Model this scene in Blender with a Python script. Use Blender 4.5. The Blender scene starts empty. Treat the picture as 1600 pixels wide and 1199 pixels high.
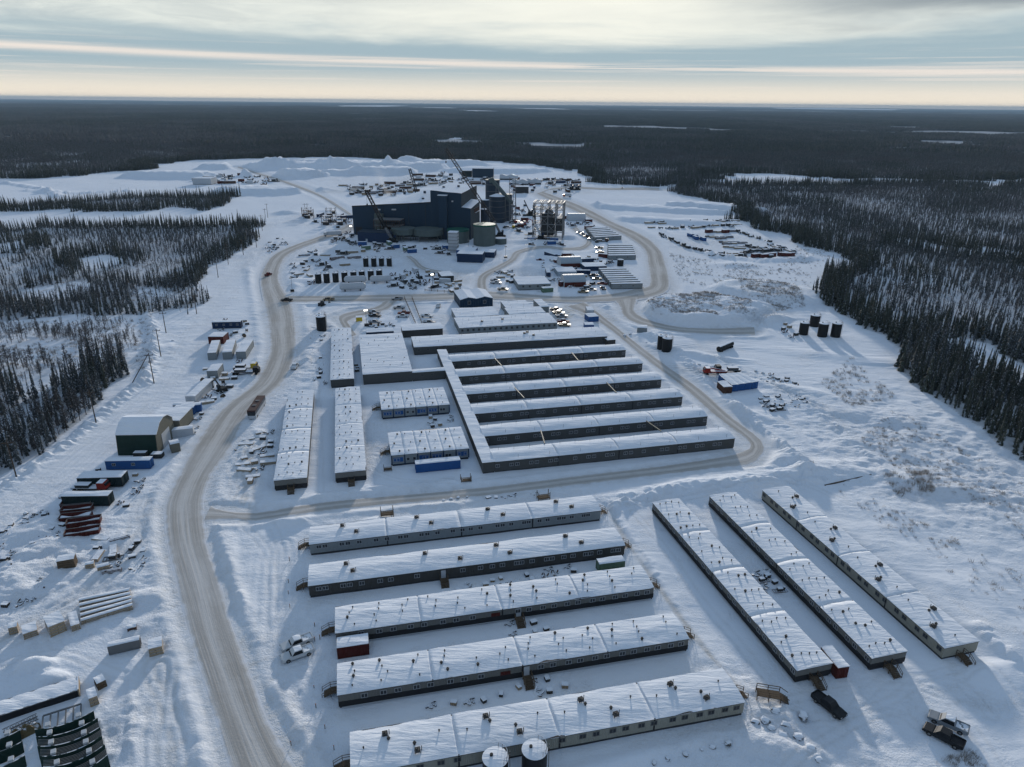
import bpy, math, random
import numpy as np
from mathutils import Vector, Matrix, noise as mnoise
random.seed(7); rng=np.random.default_rng(11)
C=bpy.context.scene.collection; SC=bpy.context.scene
R=math.radians
# ---------------------------------------------------------------- camera
F=1110.; PITCH=math.atan(439.5/F); ROLL=R(.61); CH=95.
cf=np.array([0,math.cos(PITCH),-math.sin(PITCH)]); u0=np.array([0,math.sin(PITCH),math.cos(PITCH)]); r0=np.array([1.,0,0])
cr=r0*math.cos(ROLL)+u0*math.sin(ROLL); cu=u0*math.cos(ROLL)-r0*math.sin(ROLL)
cam=bpy.data.cameras.new('camera'); co=bpy.data.objects.new('camera',cam); C.objects.link(co)
cam.sensor_width=36; cam.lens=36*F/1600; cam.clip_start=1; cam.clip_end=200000
m=Matrix(((cr[0],cu[0],-cf[0],0),(cr[1],cu[1],-cf[1],0),(cr[2],cu[2],-cf[2],CH),(0,0,0,1)))
co.matrix_world=m; SC.camera=co
# ---------------------------------------------------------------- world, sun, exposure
SUN_EL=R(10.5); SUN_AZ=R(4.8)     # azimuth to the right of +Y
EXPO=-0.04
def mk_world():
    w=bpy.data.worlds.new("World"); SC.world=w; w.use_nodes=True
    nt=w.node_tree; N=nt.nodes; L=nt.links; N.clear()
    def nd(t,**k):
        n=N.new(t)
        for a,b in k.items(): setattr(n,a,b)
        return n
    def mth(op,a,b=None,c=None,clamp=False):
        n=nd('ShaderNodeMath',operation=op); n.use_clamp=clamp
        for i,v in enumerate((a,b,c)):
            if v is None: continue
            if isinstance(v,(int,float)): n.inputs[i].default_value=v
            else: L.new(v,n.inputs[i])
        return n.outputs[0]
    def sstep(x,a,b):
        n=nd('ShaderNodeMapRange',interpolation_type='SMOOTHSTEP'); L.new(x,n.inputs[0])
        n.inputs[1].default_value=a; n.inputs[2].default_value=b
        return n.outputs[0]
    def mix(f,a,b):
        n=nd('ShaderNodeMix',data_type='RGBA'); n.clamp_factor=True
        if isinstance(f,(int,float)): n.inputs[0].default_value=f
        else: L.new(f,n.inputs[0])
        for i,v in ((6,a),(7,b)):
            if isinstance(v,tuple): n.inputs[i].default_value=(*v,1)
            else: L.new(v,n.inputs[i])
        return n.outputs[2]
    out=nd('ShaderNodeOutputWorld'); bg=nd('ShaderNodeBackground'); bg.inputs[1].default_value=0.1
    L.new(bg.outputs[0],out.inputs[0])
    sky=nd('ShaderNodeTexSky',sky_type='NISHITA'); sky.sun_disc=False
    sky.sun_elevation=SUN_EL; sky.sun_rotation=SUN_AZ; sky.altitude=300; sky.dust_density=1.5; sky.air_density=1.0
    tc=nd('ShaderNodeTexCoord'); sp=nd('ShaderNodeSeparateXYZ'); L.new(tc.outputs[0],sp.inputs[0])
    x,y,z=sp.outputs
    az=mth('DIVIDE',x,mth('MAXIMUM',mth('ABSOLUTE',y),.05))
    def noise(sx,sz,det,rough,off=0.,dist=0.):
        cb=nd('ShaderNodeCombineXYZ'); L.new(mth('MULTIPLY',az,sx),cb.inputs[0]); L.new(mth('MULTIPLY_ADD',z,sz,off),cb.inputs[1]); L.new(mth('MULTIPLY',y,1.),cb.inputs[2])
        n=nd('ShaderNodeTexNoise'); L.new(cb.outputs[0],n.inputs['Vector']); n.inputs['Scale'].default_value=1; n.inputs['Detail'].default_value=det; n.inputs['Roughness'].default_value=rough
        n.inputs['Distortion'].default_value=dist
        return n.outputs[0]
    nA=noise(2.2,26,6,.55,3.1,.4); nB=noise(2.6,230,6,.60,.7,.35); nC=noise(1.1,9,4,.5,5.5); nD=noise(9,60,7,.68,9.5,.6)
    base=mix(sstep(z,.0,.046),K_HOR,K_MID)
    sk2=nd('ShaderNodeMix',data_type='RGBA'); sk2.inputs[0].default_value=.85; L.new(sky.outputs[0],sk2.inputs[6]); sk2.inputs[7].default_value=(*K_UP,1)
    base=mix(sstep(z,.075,.22),base,sk2.outputs[2])
    # pale cloud bank near the top of the picture
    zt=mth('ADD',z,mth('MULTIPLY_ADD',nA,.075,-.0375)); zt=mth('MULTIPLY_ADD',az,-.004,zt)
    bank=mth('MULTIPLY',sstep(zt,.062,.088),mth('SUBTRACT',1.,mth('MULTIPLY',sstep(z,.12,.24),.93)))
    bankc=mix(sstep(nD,.3,.72),K_CL1,K_CL2)
    glow=mth('MULTIPLY',sstep(mth('ABSOLUTE',mth('ADD',az,-.06)),.75,.0),1.0)
    bankc=mix(mth('MULTIPLY',glow,.75),bankc,K_GLOW)
    base=mix(mth('MULTIPLY',bank,mth('MULTIPLY_ADD',nC,.9,.32),None,True),base,bankc)
    # darker cloud high right and left
    dk=mth('MULTIPLY',sstep(mth('ADD',zt,mth('MULTIPLY',mth('SUBTRACT',az,.25),.03)),.088,.112),sstep(mth('ABSOLUTE',mth('ADD',az,-.05)),.10,.5))
    base=mix(mth('MULTIPLY',dk,.85),base,K_DK)
    # thin streaks low above the horizon
    c0=mth('MULTIPLY_ADD',az,-.013,.0440)
    g=mth('DIVIDE',mth('SUBTRACT',z,c0),.0040); g=mth('EXPONENT',mth('MULTIPLY',mth('MULTIPLY',g,g),-1.))
    st=mth('MULTIPLY',g,sstep(nB,.36,.48))
    base=mix(mth("MULTIPLY",st,.8),base,K_ST)
    st2=mth('MULTIPLY',mth('MULTIPLY',sstep(z,.0,.03),sstep(z,.075,.05)),sstep(nB,.52,.66))
    base=mix(mth('MULTIPLY',st2,.38),base,K_ST)
    L.new(base,bg.inputs[0])
# sky colours (radiance at background strength .1)
K_HOR=(10.4,9.2,7.5); K_MID=(3.9,5.1,5.7); K_CL1=(5.9,6.5,6.5); K_CL2=(8.6,9.0,8.4); K_GLOW=(10.8,10.6,9.3); K_DK=(2.7,3.2,3.6); K_ST=(9.6,8.6,7.7); K_UP=(1.35,4.0,8.9)
mk_world()
sl=bpy.data.lights.new('sun','SUN'); sl.energy=3.8; sl.angle=R(3.0); sl.color=(1,.93,.84)
so=bpy.data.objects.new('sun',sl); C.objects.link(so)
sd=Vector((math.sin(SUN_AZ)*math.cos(SUN_EL),math.cos(SUN_AZ)*math.cos(SUN_EL),math.sin(SUN_EL)))
so.rotation_euler=sd.to_track_quat('Z','Y').to_euler(); so.location=(0,0,300)
SC.view_settings.view_transform='Standard'; SC.view_settings.look='None'; SC.view_settings.gamma=1
SC.view_settings.exposure=EXPO
SC.cycles.max_bounces=5; SC.cycles.diffuse_bounces=2; SC.cycles.glossy_bounces=2; SC.cycles.transparent_max_bounces=4; SC.cycles.volume_bounces=0
# ---------------------------------------------------------------- helpers
def G(px,py,z=0.):
    d=cr*(px-800)+cu*(599.5-py)+cf*F; t=(z-CH)/d[2]
    return np.array([0,0,CH])+d*t
def GY(px,py,Y):
    d=cr*(px-800)+cu*(599.5-py)+cf*F; return np.array([0,0,CH])+d*(Y/d[1])
def proj(P):
    P=np.asarray(P,float)-np.array([0,0,CH]); dz=P@cf
    return 800+F*(P@cr)/dz, 599.5-F*(P@cu)/dz, dz
def tag(o,label=None,cat=None,group=None,kind=None):
    if label: o['label']=label
    if cat: o['category']=cat
    if group: o['group']=group
    if kind: o['kind']=kind
    return o
def E(name,label,cat,loc,rz=0.,group=None):
    o=bpy.data.objects.new(name,None); C.objects.link(o); o.location=(loc[0],loc[1],loc[2] if len(loc)>2 else 0); o.rotation_euler=(0,0,rz)
    o.empty_display_size=.5
    return tag(o,label,cat,group)
class MB:
    def __init__(s): s.v=[]; s.f=[]; s.m=[]
    def add(s,vs,fs,mi=0):
        n=len(s.v); s.v+= [tuple(float(c) for c in q) for q in vs]; s.f+=[tuple(n+i for i in f) for f in fs]; s.m+=[mi]*len(fs); return s
    def box(s,x0,x1,y0,y1,z0,z1,mi=0):
        return s.add([(x0,y0,z0),(x1,y0,z0),(x1,y1,z0),(x0,y1,z0),(x0,y0,z1),(x1,y0,z1),(x1,y1,z1),(x0,y1,z1)],
          [(3,2,1,0),(4,5,6,7),(0,1,5,4),(1,2,6,5),(2,3,7,6),(3,0,4,7)],mi)
    def prism(s,poly,a0,a1,axis='z',mi=0):
        n=len(poly)
        def P(p,h): return (p[0],p[1],h) if axis=='z' else ((p[0],h,p[1]) if axis=='y' else (h,p[0],p[1]))
        return s.add([P(p,a0) for p in poly]+[P(p,a1) for p in poly],[tuple(range(n-1,-1,-1)),tuple(range(n,2*n))]+[(i,(i+1)%n,n+(i+1)%n,n+i) for i in range(n)],mi)
    def cyl(s,p,q,r,r2=None,n=8,mi=0):
        p=Vector(p); q=Vector(q); d=(q-p)
        if d.length<1e-6: return s
        d.normalize(); a=d.orthogonal().normalized(); b=d.cross(a); r2=r if r2 is None else r2
        vs=[p+(a*math.cos(2*math.pi*i/n)+b*math.sin(2*math.pi*i/n))*r for i in range(n)]+[q+(a*math.cos(2*math.pi*i/n)+b*math.sin(2*math.pi*i/n))*r2 for i in range(n)]
        return s.add(vs,[tuple(range(n-1,-1,-1)),tuple(range(n,2*n))]+[(i,(i+1)%n,n+(i+1)%n,n+i) for i in range(n)],mi)
    def bar(s,p,q,w,h=None,mi=0):      # rectangular bar p->q
        p=Vector(p); q=Vector(q); d=q-p
        if d.length<1e-6: return s
        d.normalize(); h=h or w; up=Vector((0,0,1)) if abs(d.z)<.95 else Vector((0,1,0))
        a=d.cross(up).normalized()*w/2; b=a.cross(d).normalized()*h/2
        vs=[c+x for c in (p,q) for x in (-a-b,a-b,a+b,-a+b)]
        return s.add(vs,[(3,2,1,0),(4,5,6,7),(0,1,5,4),(1,2,6,5),(2,3,7,6),(3,0,4,7)],mi)
    def truss(s,p,q,w,t,n,up=(0,0,1)):   # four-chord lattice boom
        p=Vector(p); q=Vector(q); d=(q-p).normalized(); a=d.cross(Vector(up)).normalized(); b=a.cross(d)
        cs=[(a*i+b*j)*w/2 for i,j in ((-1,-1),(1,-1),(1,1),(-1,1))]
        for c in cs: s.bar(p+c,q+c,t)
        for k in range(n):
            A=p+(q-p)*(k/n); B=p+(q-p)*((k+1)/n)
            for i in range(4):
                c,e=cs[i],cs[(i+1)%4]
                s.bar(A+c,B+e,t*.6) if k%2 else s.bar(A+e,B+c,t*.6)
        return s
    def grid(s,nx,ny,fn,mi=0):
        n=len(s.v)
        for j in range(ny+1):
            for i in range(nx+1): s.v.append(tuple(float(c) for c in fn(i/nx,j/ny)))
        for j in range(ny):
            for i in range(nx):
                a=n+j*(nx+1)+i; s.f.append((a,a+1,a+nx+2,a+nx+1)); s.m.append(mi)
        return s
    def mesh(s,name,mats,smooth=False):
        me=bpy.data.meshes.new(name); me.from_pydata(s.v,[],s.f)
        for mt in (mats if isinstance(mats,(list,tuple)) else [mats]): me.materials.append(mt)
        me.polygons.foreach_set('material_index',s.m)
        if smooth: me.polygons.foreach_set('use_smooth',[True]*len(s.f))
        me.update(); return me
    def build(s,name,mats,parent=None,smooth=False):
        return O(name,s.mesh(name,mats,smooth),parent)
def O(name,me,parent=None,loc=None,rz=0.):
    o=bpy.data.objects.new(name,me); C.objects.link(o)
    if parent: o.parent=parent
    if loc is not None: o.location=loc
    if rz: o.rotation_euler=(0,0,rz)
    return o
KIDS={}
def dup(root,loc,rz=0.,label=None,group=None,scale=None):
    if root.name not in KIDS:
        KIDS[root.name]=[(c,[(g,None) for g in c.children]) for c in root.children]
    r=root.copy(); C.objects.link(r); r.location=(loc[0],loc[1],loc[2] if len(loc)>2 else 0); r.rotation_euler=(0,0,rz)
    if scale: r.scale=scale
    if label: r['label']=label
    if group: r['group']=group
    for c,gs in KIDS[root.name]:
        k=c.copy(); C.objects.link(k); k.parent=r
        for g,_ in gs:
            h=g.copy(); C.objects.link(h); h.parent=k
    return r
PROTO={}
def spawn(key,fn,label,loc,rz=0.,group=None,scale=None,cat=None):
    """first call of a kind builds the thing, later calls copy it part by part"""
    if key not in PROTO:
        o=PROTO[key]=fn(); o.location=(loc[0],loc[1],loc[2] if len(loc)>2 else 0); o.rotation_euler=(0,0,rz)
        if scale: o.scale=scale
    else: 
        o=dup(PROTO[key],loc,rz,scale=scale or (1,1,1))
    o['label']=label
    if cat: o['category']=cat
    if group: o['group']=group
    elif 'group' in o: del o['group']
    return o
# ---------------------------------------------------------------- materials
MATS={}
def mat(name,col,rough=.7,metal=0.,var=.12,scale=1.5,bump=0.,ribs=None,grime=None,spec=None,snow=0.):
    if name in MATS: return MATS[name]
    mt=bpy.data.materials.new(name); mt.use_nodes=True; nt=mt.node_tree; N=nt.nodes; L=nt.links
    b=N['Principled BSDF']; b.inputs['Roughness'].default_value=rough; b.inputs['Metallic'].default_value=metal
    b.inputs['Specular IOR Level'].default_value=.16 if spec is None else spec
    tc=N.new('ShaderNodeTexCoord'); nz=N.new('ShaderNodeTexNoise'); L.new(tc.outputs['Object'],nz.inputs['Vector'])
    nz.inputs['Scale'].default_value=scale; nz.inputs['Detail'].default_value=5; nz.inputs['Roughness'].default_value=.6
    mx=N.new('ShaderNodeMix'); mx.data_type='RGBA'; L.new(nz.outputs[0],mx.inputs[0])
    g=grime or tuple(c*(1-2*var) for c in col)
    mx.inputs[6].default_value=(*g,1); mx.inputs[7].default_value=(*[min(c*(1+var),1) for c in col],1)
    cur=mx.outputs[2]
    if snow>0:   # wind-blown snow lying on upward faces
        ge=N.new('ShaderNodeNewGeometry'); sp=N.new('ShaderNodeSeparateXYZ'); L.new(ge.outputs['Normal'],sp.inputs[0])
        n2=N.new('ShaderNodeTexNoise'); L.new(ge.outputs['Position'],n2.inputs['Vector']); n2.inputs['Scale'].default_value=1.3; n2.inputs['Detail'].default_value=4
        ma=N.new('ShaderNodeMath'); ma.operation='MULTIPLY_ADD'; L.new(n2.outputs[0],ma.inputs[0]); ma.inputs[1].default_value=1.2; ma.inputs[2].default_value=snow-1.1
        ad=N.new('ShaderNodeMath'); ad.operation='ADD'; L.new(sp.outputs[2],ad.inputs[0]); L.new(ma.outputs[0],ad.inputs[1])
        mr=N.new('ShaderNodeMapRange'); L.new(ad.outputs[0],mr.inputs[0]); mr.inputs[1].default_value=.45; mr.inputs[2].default_value=.6
        m2=N.new('ShaderNodeMix'); m2.data_type='RGBA'; L.new(mr.outputs[0],m2.inputs[0]); L.new(cur,m2.inputs[6]); m2.inputs[7].default_value=(.74,.76,.80,1)
        cur=m2.outputs[2]
    L.new(cur,b.inputs['Base Color'])
    hs=[]
    if ribs:   # corrugated siding: ribs=(period, depth)
        ax,per,dep=ribs
        sx=N.new('ShaderNodeSeparateXYZ'); L.new(tc.outputs['Object'],sx.inputs[0])
        a=N.new('ShaderNodeMath'); a.operation='MULTIPLY'; L.new(sx.outputs[0],a.inputs[0]); a.inputs[1].default_value=2*math.pi/per
        if ax=='xy':
            a0=N.new('ShaderNodeMath'); a0.operation='ADD'; L.new(sx.outputs[0],a0.inputs[0]); L.new(sx.outputs[1],a0.inputs[1]); L.new(a0.outputs[0],a.inputs[0])
        elif ax=='z': L.new(sx.outputs[2],a.inputs[0])
        si=N.new('ShaderNodeMath'); si.operation='SINE'; L.new(a.outputs[0],si.inputs[0])
        bp=N.new('ShaderNodeBump'); bp.inputs['Strength'].default_value=.8; bp.inputs['Distance'].default_value=dep; L.new(si.outputs[0],bp.inputs['Height']); L.new(bp.outputs[0],b.inputs['Normal'])
    elif bump:
        bp=N.new('ShaderNodeBump'); bp.inputs['Strength'].default_value=.7; bp.inputs['Distance'].default_value=bump; L.new(nz.outputs[0],bp.inputs['Height']); L.new(bp.outputs[0],b.inputs['Normal'])
    MATS[name]=mt; return mt
def snow_mat(name,kind):
    mt=bpy.data.materials.new(name); mt.use_nodes=True; nt=mt.node_tree; N=nt.nodes; L=nt.links
    b=N['Principled BSDF']; b.inputs['Roughness'].default_value=.65; b.inputs['Specular IOR Level'].default_value=0.
    ge=N.new('ShaderNodeNewGeometry')
    def nz(sc,det=5,r=.6,st=None,dist=0.):
        n=N.new('ShaderNodeTexNoise'); n.inputs['Scale'].default_value=sc; n.inputs['Detail'].default_value=det; n.inputs['Roughness'].default_value=r; n.inputs['Distortion'].default_value=dist
        if st:
            mp=N.new('ShaderNodeMapping'); mp.inputs['Rotation'].default_value=(0,0,st[0]); mp.inputs['Scale'].default_value=st[1]
            L.new(ge.outputs['Position'],mp.inputs[0]); L.new(mp.outputs[0],n.inputs['Vector'])
        else: L.new(ge.outputs['Position'],n.inputs['Vector'])
        return n.outputs[0]
    def mth(op,a,b_=None,c=None,cl=False):
        n=N.new('ShaderNodeMath'); n.operation=op; n.use_clamp=cl
        for i,v in enumerate((a,b_,c)):
            if v is None: continue
            if isinstance(v,(int,float)): n.inputs[i].default_value=v
            else: L.new(v,n.inputs[i])
        return n.outputs[0]
    def mr(x,a,c,lo=0.,hi=1.):
        n=N.new('ShaderNodeMapRange'); L.new(x,n.inputs[0]); n.inputs[1].default_value=a; n.inputs[2].default_value=c; n.inputs[3].default_value=lo; n.inputs[4].default_value=hi; return n.outputs[0]
    def mix(f,a,c):
        n=N.new('ShaderNodeMix'); n.data_type='RGBA'
        if isinstance(f,(int,float)): n.inputs[0].default_value=f
        else: L.new(f,n.inputs[0])
        for i,v in ((6,a),(7,c)):
            if isinstance(v,tuple): n.inputs[i].default_value=(*v,1)
            else: L.new(v,n.inputs[i])
        return n.outputs[2]
    big=nz(.02,3); mid=nz(.35,5); fine=nz(2.2,5,.65)
    if kind=='roof':
        dr=nz(.55,4,.55,(R(-5),(.35,1.6,1)),.5)
        col=mix(mid,(.76,.78,.82),(.84,.86,.885))
        pb=nz(1.1,6,.72,(R(-8),(.5,1.5,1)),.8); pg=nz(.11,3); col=mix(mth('MULTIPLY',mr(pb,.60,.70),mr(pg,.45,.6)),col,(.50,.51,.53)); col=mix(mr(pg,.35,.7,0,.35),col,(.66,.69,.74))
        h=mth('ADD',mth('MULTIPLY',dr,.26),mth('MULTIPLY',fine,.035))
    elif kind=='ground':
        at=lambda nm: (lambda n:(setattr(n,'attribute_name',nm),n.outputs['Fac'])[1])(N.new('ShaderNodeAttribute'))
        A=at('dirt'); Fo=at('forest'); Ru=at('rough')
        drift=nz(.16,5,.55,(R(20),(.45,1.5,1)),.6); d2=nz(.9,4,.6,(R(20),(.5,1.7,1)),.4)
        col=mix(big,(.74,.765,.81),(.83,.85,.88))
        pt=nz(.06,6,.72,None,.8); sp_=nz(.7,5,.7)
        A=mth('ADD',A,mth('MULTIPLY',Ru,mth('MULTIPLY',mr(sp_,.54,.70),.30)))
        A=mth('ADD',A,mth('MULTIPLY',mr(pt,.56,.72),.10))
        dn=mth('MULTIPLY',A,mr(mid,.3,.65,.35,1.15),None,True)
        col=mix(dn,col,(.42,.385,.33))
        # canopy of the far forest, with snow showing through in places
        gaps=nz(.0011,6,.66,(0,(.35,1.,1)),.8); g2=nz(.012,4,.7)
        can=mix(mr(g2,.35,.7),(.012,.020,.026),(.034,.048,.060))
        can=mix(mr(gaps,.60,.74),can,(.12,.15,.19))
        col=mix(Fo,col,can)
        ch=nz(1.1,6,.7)
        foot=nz(2.6,3,.7); h=mth('MULTIPLY',mth('MULTIPLY',mr(foot,.45,.62),mr(pt,.48,.66,.0,1)),.07)
        h=mth('ADD',h,mth('MULTIPLY',drift,.30),mth('MULTIPLY',d2,.07)); h=mth('ADD',h,mth('MULTIPLY',fine,.03))
        h=mth('ADD',h,mth('MULTIPLY',mth('MULTIPLY',ch,Ru),.55))
    elif kind=='road':
        uv=N.new('ShaderNodeUVMap'); sp=N.new('ShaderNodeSeparateXYZ'); L.new(uv.outputs[0],sp.inputs[0])
        cb=N.new('ShaderNodeCombineXYZ'); L.new(mth('MULTIPLY',sp.outputs[0],16.),cb.inputs[0]); L.new(mth('MULTIPLY',sp.outputs[1],.035),cb.inputs[1])
        n=N.new('ShaderNodeTexNoise'); n.inputs['Scale'].default_value=1; n.inputs['Detail'].default_value=5; n.inputs['Roughness'].default_value=.6; L.new(cb.outputs[0],n.inputs['Vector']); lane=n.outputs[0]
        wv=mth('COSINE',mth('MULTIPLY',sp.outputs[0],4*math.pi))
        t=mth('ADD',mth('MULTIPLY_ADD',wv,-.14,lane),mth('MULTIPLY_ADD',mid,.30,-.15))
        col=mix(mr(t,.34,.66),(.59,.56,.525),(.41,.38,.345))
        ed=mth('MINIMUM',sp.outputs[0],mth('SUBTRACT',1.,sp.outputs[0]))
        ed=mth('ADD',ed,mth('MULTIPLY_ADD',mid,.26,-.13))
        col=mix(mr(ed,.10,.0),col,(.70,.71,.74))
        col=mix(mr(big,.5,.72,0,.35),col,(.66,.65,.64))
        h=mth('ADD',mth('MULTIPLY',fine,.05),mth('MULTIPLY',lane,.10))
    L.new(col,b.inputs['Base Color'])
    bp=N.new('ShaderNodeBump'); bp.inputs['Strength'].default_value=1; bp.inputs['Distance'].default_value=1; L.new(h,bp.inputs['Height']); L.new(bp.outputs[0],b.inputs['Normal'])
    MATS[name]=mt; return mt
M_GROUND=snow_mat('snow_ground','ground'); M_ROOF=snow_mat('roof_snow','roof'); M_ROAD=snow_mat('packed_gravel_snow','road')
M_DARK=mat('dark_trim',(.02,.02,.022),.6); M_SKIRT=mat('skirt_dark_board',(.045,.045,.048),.8)  # M_SKIRT: the skirting boards' own near-black colour
M_TAUPE=mat('taupe_siding',(.06,.057,.053),.6,ribs=('x',.3,.02)); M_GREIGE=mat('greige_siding',(.155,.152,.14),.6,ribs=('x',.3,.02))
M_GREY=mat('grey_siding',(.23,.25,.255),.55,ribs=('xy',.3,.02)); M_CREAM=mat('cream_siding',(.28,.27,.225),.55,ribs=('x',.3,.02))
M_WING=mat('wing_siding',(.078,.078,.075),.6,ribs=('xy',.3,.02)); M_BAND=mat('charcoal_band',(.022,.022,.024),.6)
M_GLASS=mat('window_glass',(.02,.024,.03),.3,var=.3,spec=.35); M_CARGLASS=mat('car_glass',(.015,.018,.022),.55,var=.2,spec=.1); M_FRAME=mat('white_frame',(.36,.37,.38),.5)
M_WOOD=mat('weathered_wood',(.12,.085,.055),.85,var=.3,scale=3); M_LUMBER=mat('pale_lumber',(.36,.28,.19),.8,var=.2,scale=2,snow=.2)
M_NAVY=mat('navy_cladding',(.010,.033,.062),.5,ribs=('xy',.9,.06)); M_NAVY2=mat('navy_trailer',(.01,.03,.075),.5,ribs=('xy',.4,.03))
M_BLUE=mat('blue_container_steel',(.02,.09,.26),.5,ribs=('xy',.3,.04)); M_RED=mat('red_container_steel',(.09,.014,.01),.55,ribs=('xy',.3,.04),var=.25)
M_GREEN=mat('green_container_steel',(.12,.19,.13),.55,ribs=('xy',.3,.04)); M_TEAL=mat('dark_teal_cladding',(.008,.022,.024),.5,ribs=('xy',.4,.03))
M_STEEL=mat('galvanised_steel',(.17,.17,.17),.6,.0,snow=.0); M_BLACK=mat('black_tank_paint',(.012,.013,.015),.45,var=.3)
M_RUST=mat('rusty_steel',(.09,.045,.03),.8,var=.4,scale=3,snow=.25); M_CONC=mat('grey_green_tank_steel',(.10,.125,.118),.7,var=.15,scale=.3)
M_TGREEN=mat('tank_rim_green',(.015,.10,.07),.5); M_WHITE=mat('white_paint',(.48,.50,.52),.6,var=.08); M_SNOW=M_ROOF
M_RUBBER=mat('tyre_rubber',(.015,.015,.015),.85); M_BARK=mat('bark',(.055,.042,.034),.9); M_POLE=mat('pole_wood',(.085,.062,.045),.85,var=.3)
M_CRANE=mat('crane_boom_dark',(.016,.016,.018),.9,spec=.05); M_JUNK=mat('mixed_scrap',(.05,.05,.05),.8,var=.4,scale=2,snow=.42); M_BEIGE=mat('beige_siding',(.15,.145,.115),.6,ribs=('xy',.3,.02))
M_REDP=mat('red_paint',(.30,.03,.02),.45,snow=.25); M_YEL=mat('yellow_paint',(.55,.38,.03),.5,snow=.2); M_ORG=mat('orange_paint',(.5,.12,.03),.5,snow=.2)
M_MILLR=mat('mill_grey_panel',(.035,.045,.053),.55,ribs=('xy',.6,.04)); M_TWALL=mat('tank_navy',(.022,.036,.055),.5,var=.2,scale=.4); M_GRNPL=mat('dark_green_plate',(.008,.03,.024),.45,var=.25,scale=.6,snow=.05)
M_ROCK=mat('grey_rock',(.12,.11,.10),.9,var=.3,scale=2,snow=.5)
# ---------------------------------------------------------------- value noise
_P=rng.random((256,256))
def vn(x,y):
    xi=np.floor(x).astype(int); yi=np.floor(y).astype(int); fx=x-xi; fy=y-yi; fx=fx*fx*(3-2*fx); fy=fy*fy*(3-2*fy)
    a=_P[xi&255,yi&255]; b=_P[(xi+1)&255,yi&255]; c=_P[xi&255,(yi+1)&255]; d=_P[(xi+1)&255,(yi+1)&255]
    return (a*(1-fx)+b*fx)*(1-fy)+(c*(1-fx)+d*fx)*fy
def fbm(x,y,o=4,g=.5):
    s=0;a=1;t=0
    for i in range(o): s=s+a*(vn(x*2**i+i*17.3,y*2**i+i*9.1)-.5); t+=a; a*=g
    return s/t*2
def inpoly(x,y,poly):
    r=np.zeros(x.shape,bool); n=len(poly)
    for i in range(n):
        x1,y1=poly[i]; x2,y2=poly[(i+1)%n]
        if y1==y2: continue
        c=((y1>y)!=(y2>y))&(x<(x2-x1)*(y-y1)/(y2-y1)+x1); r^=c
    return r
def GP(pts): return [tuple(G(*p)[:2]) for p in pts]
def polydist(x,y,pts):
    d=np.full(x.shape,1e9)
    for (x1,y1),(x2,y2) in zip(pts[:-1],pts[1:]):
        dx,dy=x2-x1,y2-y1; L2=dx*dx+dy*dy+1e-9; t=np.clip(((x-x1)*dx+(y-y1)*dy)/L2,0,1)
        d=np.minimum(d,np.hypot(x-x1-t*dx,y-y1-t*dy))
    return d
def sst(x,a,b):
    t=np.clip((x-a)/(b-a),0,1); return t*t*(3-2*t)
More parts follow.
